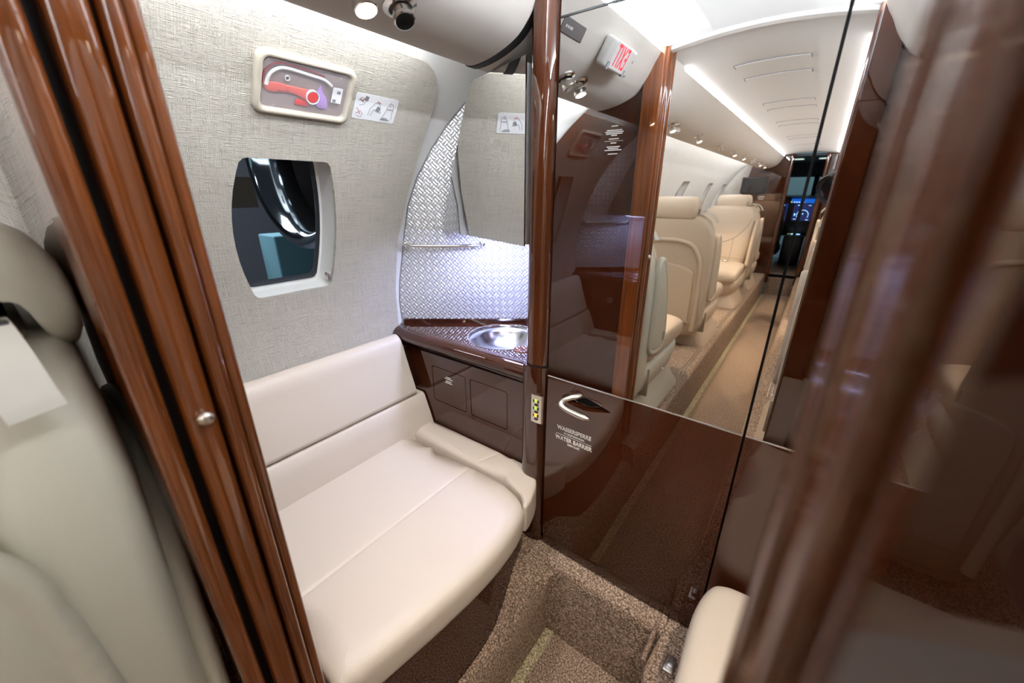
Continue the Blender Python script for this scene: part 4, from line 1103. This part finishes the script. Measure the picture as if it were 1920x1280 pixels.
o = obj('floor_cockpit', box((-.9, CK - 1.6, .22), (.5, CK, .255)), 'gasket'); struct(o)
for x in (-.36, -.09):
    t = thing('cockpit_dome_light', 'small oval white dome light on the cockpit ceiling, %s one' % ('left' if x < -.2 else 'right'), 'dome light', (x, CK - .45, 1.573), 'cockpit dome lights')
    local(obj('diffuser', pillow(smooth_poly([(x - .06, CK - .47), (x + .02, CK - .49), (x + .06, CK - .46), (x + .03, CK - .42), (x - .05, CK - .43)], True, 4), 1.577, .012, .004, step=.03), mat('dome_diffuser', (.9, .9, .85), .4, emit=(.8, .95, .85), estr=.9), ang=70), t)
ip = thing('instrument_panel', 'cockpit instrument panel with glowing blue screens', 'instrument panel', (XC, CK - 1.15, .7))
local(obj('panel_board', box((-.85, CK - 1.20, .62), (.42, CK - 1.12, 1.13), .01), 'black'), ip)
local(obj('glareshield', pillow(rrect(-.82, CK - 1.40, .40, CK - 1.02, .06), 1.165, .05, .02, step=.1), 'black', ang=70), ip)
scr = mat('blue_screen', (.02, .03, .08), .2, emit=(.02, .03, .14), estr=.7)
cyan = mat('cyan_symbols', (.2, .6, 1), .4, emit=(.35, .65, 1), estr=2.2)
blue = mat('blue_glow', (.02, .1, .6), .4, emit=(.01, .14, .7), estr=.8)
ys = CK - 1.118
for cx in (-.50, -.20, .10):
    s_ = obj('display', box((cx - .115, ys - .004, .83), (cx + .115, ys + .003, 1.05), .004, 1), scr); local(s_, ip)
    ring = [(cx + .065 * math.cos(a), ys + .005, .905 + .065 * math.sin(a)) for a in [PI * (1.15 - 1.3 * i / 16) for i in range(17)]]
    local(obj('compass_arc', sweep(ring, circ(.003, 6)), cyan), ip)
    for (dx, dz, w_, h_) in ((-.05, .12, .05, .006), (0, .01, .012, .014), (.06, .12, .03, .005), (-.09, .0, .012, .03), (-.08, -.06, .03, .006), (.06, -.065, .03, .006)):
        local(obj('screen_mark', box((cx + dx - w_ / 2, ys + .003, .91 + dz - h_ / 2), (cx + dx + w_ / 2, ys + .005, .91 + dz + h_ / 2)), cyan), ip)
local(obj('mode_panel', box((-.36, ys - .002, 1.06), (-.04, ys + .012, 1.115), .003), blue), ip)
for i in range(5): local(obj('mode_key', box((-.33 + i * .028, ys + .012, 1.066), (-.315 + i * .028, ys + .014, 1.076)), 'gled' if i == 4 else cyan), ip)
local(obj('amber_key', box((-.365, ys + .012, 1.066), (-.350, ys + .014, 1.082)), 'yled'), ip)
local(obj('centre_pedestal', box((-.33, CK - 1.12, .28), (-.11, CK - .62, .66), .02), 'black'), ip)
local(obj('centre_display', box((-.27, CK - 1.0, .661), (-.17, CK - .92, .664)), cyan), ip)
local(obj('radio_display', box((-.31, CK - 1.0, .661), (-.28, CK - .95, .664)), 'gled'), ip)
# windshield with centre post
ws = bpy.data.objects.new('window_12', None); COL.objects.link(ws); struct(ws, 'cockpit windshield'); ws.location = (XC, CK - 1.5, 1.25)
local(obj('pane', prism([(CK - 1.55, 1.40), (CK - 1.546, 1.40), (CK - 1.80, 1.14), (CK - 1.804, 1.14)], YZ, -.86, .42), 'glass'), ws)
local(obj('centre_post', prism([(CK - 1.53, 1.41), (CK - 1.50, 1.41), (CK - 1.78, 1.13), (CK - 1.81, 1.13)], YZ, XC + .04, XC + .10), 'black'), ws)
local(obj('side_post', prism([(CK - 1.53, 1.41), (CK - 1.50, 1.41), (CK - 1.78, 1.13), (CK - 1.81, 1.13)], YZ, -.66, -.58), 'black'), ws)
o = obj('wall_outside_nose', box((-3, -9.6, -1.3), (3, -9.5, 3.5)), mat('teal_hangar_door', (.30, .46, .48), .8)); struct(o)
def pilot_seat(x, lab):
    t = thing('pilot_seat', lab, 'pilot seat', (x, CK - .5, .255), 'pilot seats')
    def sc_(z, a, y0, y1): return [(xx + x, yy + CK - .5, z) for xx, yy in sl(4, a, (y1 - y0) / 2, 0, (y0 + y1) / 2)]
    local(obj('backrest', loft([sc_(.50, .17, -.02, .10), sc_(.56, .21, -.03, .11), sc_(.80, .21, -.02, .10), sc_(1.02, .19, 0, .10), sc_(1.10, .12, .02, .09)]), 'black', ang=60), t)
    local(obj('headrest', loft([sc_(1.09, .08, .02, .08), sc_(1.11, .11, .0, .10), sc_(1.18, .11, .01, .09), sc_(1.21, .07, .03, .08)]), 'black', ang=60), t)
    local(obj('seat_cushion', box((x - .21, CK - .95, .42), (x + .21, CK - .48, .54), .04), 'black'), t)
    local(obj('seat_base', box((x - .15, CK - .85, .255), (x + .15, CK - .5, .43), .02), 'grey'), t)
    local(obj('cover_edge', sweep([(x + .20, CK - .42, .60), (x + .205, CK - .42, .85), (x + .17, CK - .41, 1.03), (x + .10, CK - .40, 1.10)], circ(.006, 8)), 'grey'), t)
    return t
pilot_seat(-.56, 'dark left pilot seat beyond the cockpit doorway'); pilot_seat(.13, 'dark right pilot seat beyond the cockpit doorway')

# ------------------------------------------------------------------ the photographer's camera, seen in the mirror
cm = thing('photo_camera', 'black wide-angle camera reflected in the mirrored door', 'camera', (0, -.1, CAMZ))
dirv = Vector((-math.sin(YAW) * math.cos(PITCH), math.cos(YAW) * math.cos(PITCH), -math.sin(PITCH)))
base = Vector((0, 0, CAMZ)) - dirv * .006
mt = axis_m(base, dirv)
local(obj('lens_barrel', lathe([(.0, -.012), (.028, -.010), (.036, -.006), (.040, -.004), (.042, -.010), (.043, -.05), (.040, -.055), (.040, -.10), (.034, -.112)], 40, mt), 'black'), cm)
local(obj('front_element', lathe([(.0, -.0105), (.020, -.0095), (.030, -.0085)], 32, mt), 'lens'), cm)
side = dirv.cross(Vector((0, 0, 1))).normalized(); up2 = side.cross(dirv)
fmc = Matrix.Translation(base - dirv * .145) @ Matrix((side, dirv, up2)).transposed().to_4x4()
local(obj('camera_body', box((-.068, -.035, -.050), (.068, .035, .040), .012, 3, mtx=fmc), 'black'), cm)
local(obj('viewfinder_hump', pillow(rrect(-.030, -.035, .030, .040, .012), .072, .04, .014, step=.02, fmap=lambda x, y, z: tuple(fmc @ Vector((x, y, z)))), 'grey', ang=70), cm)
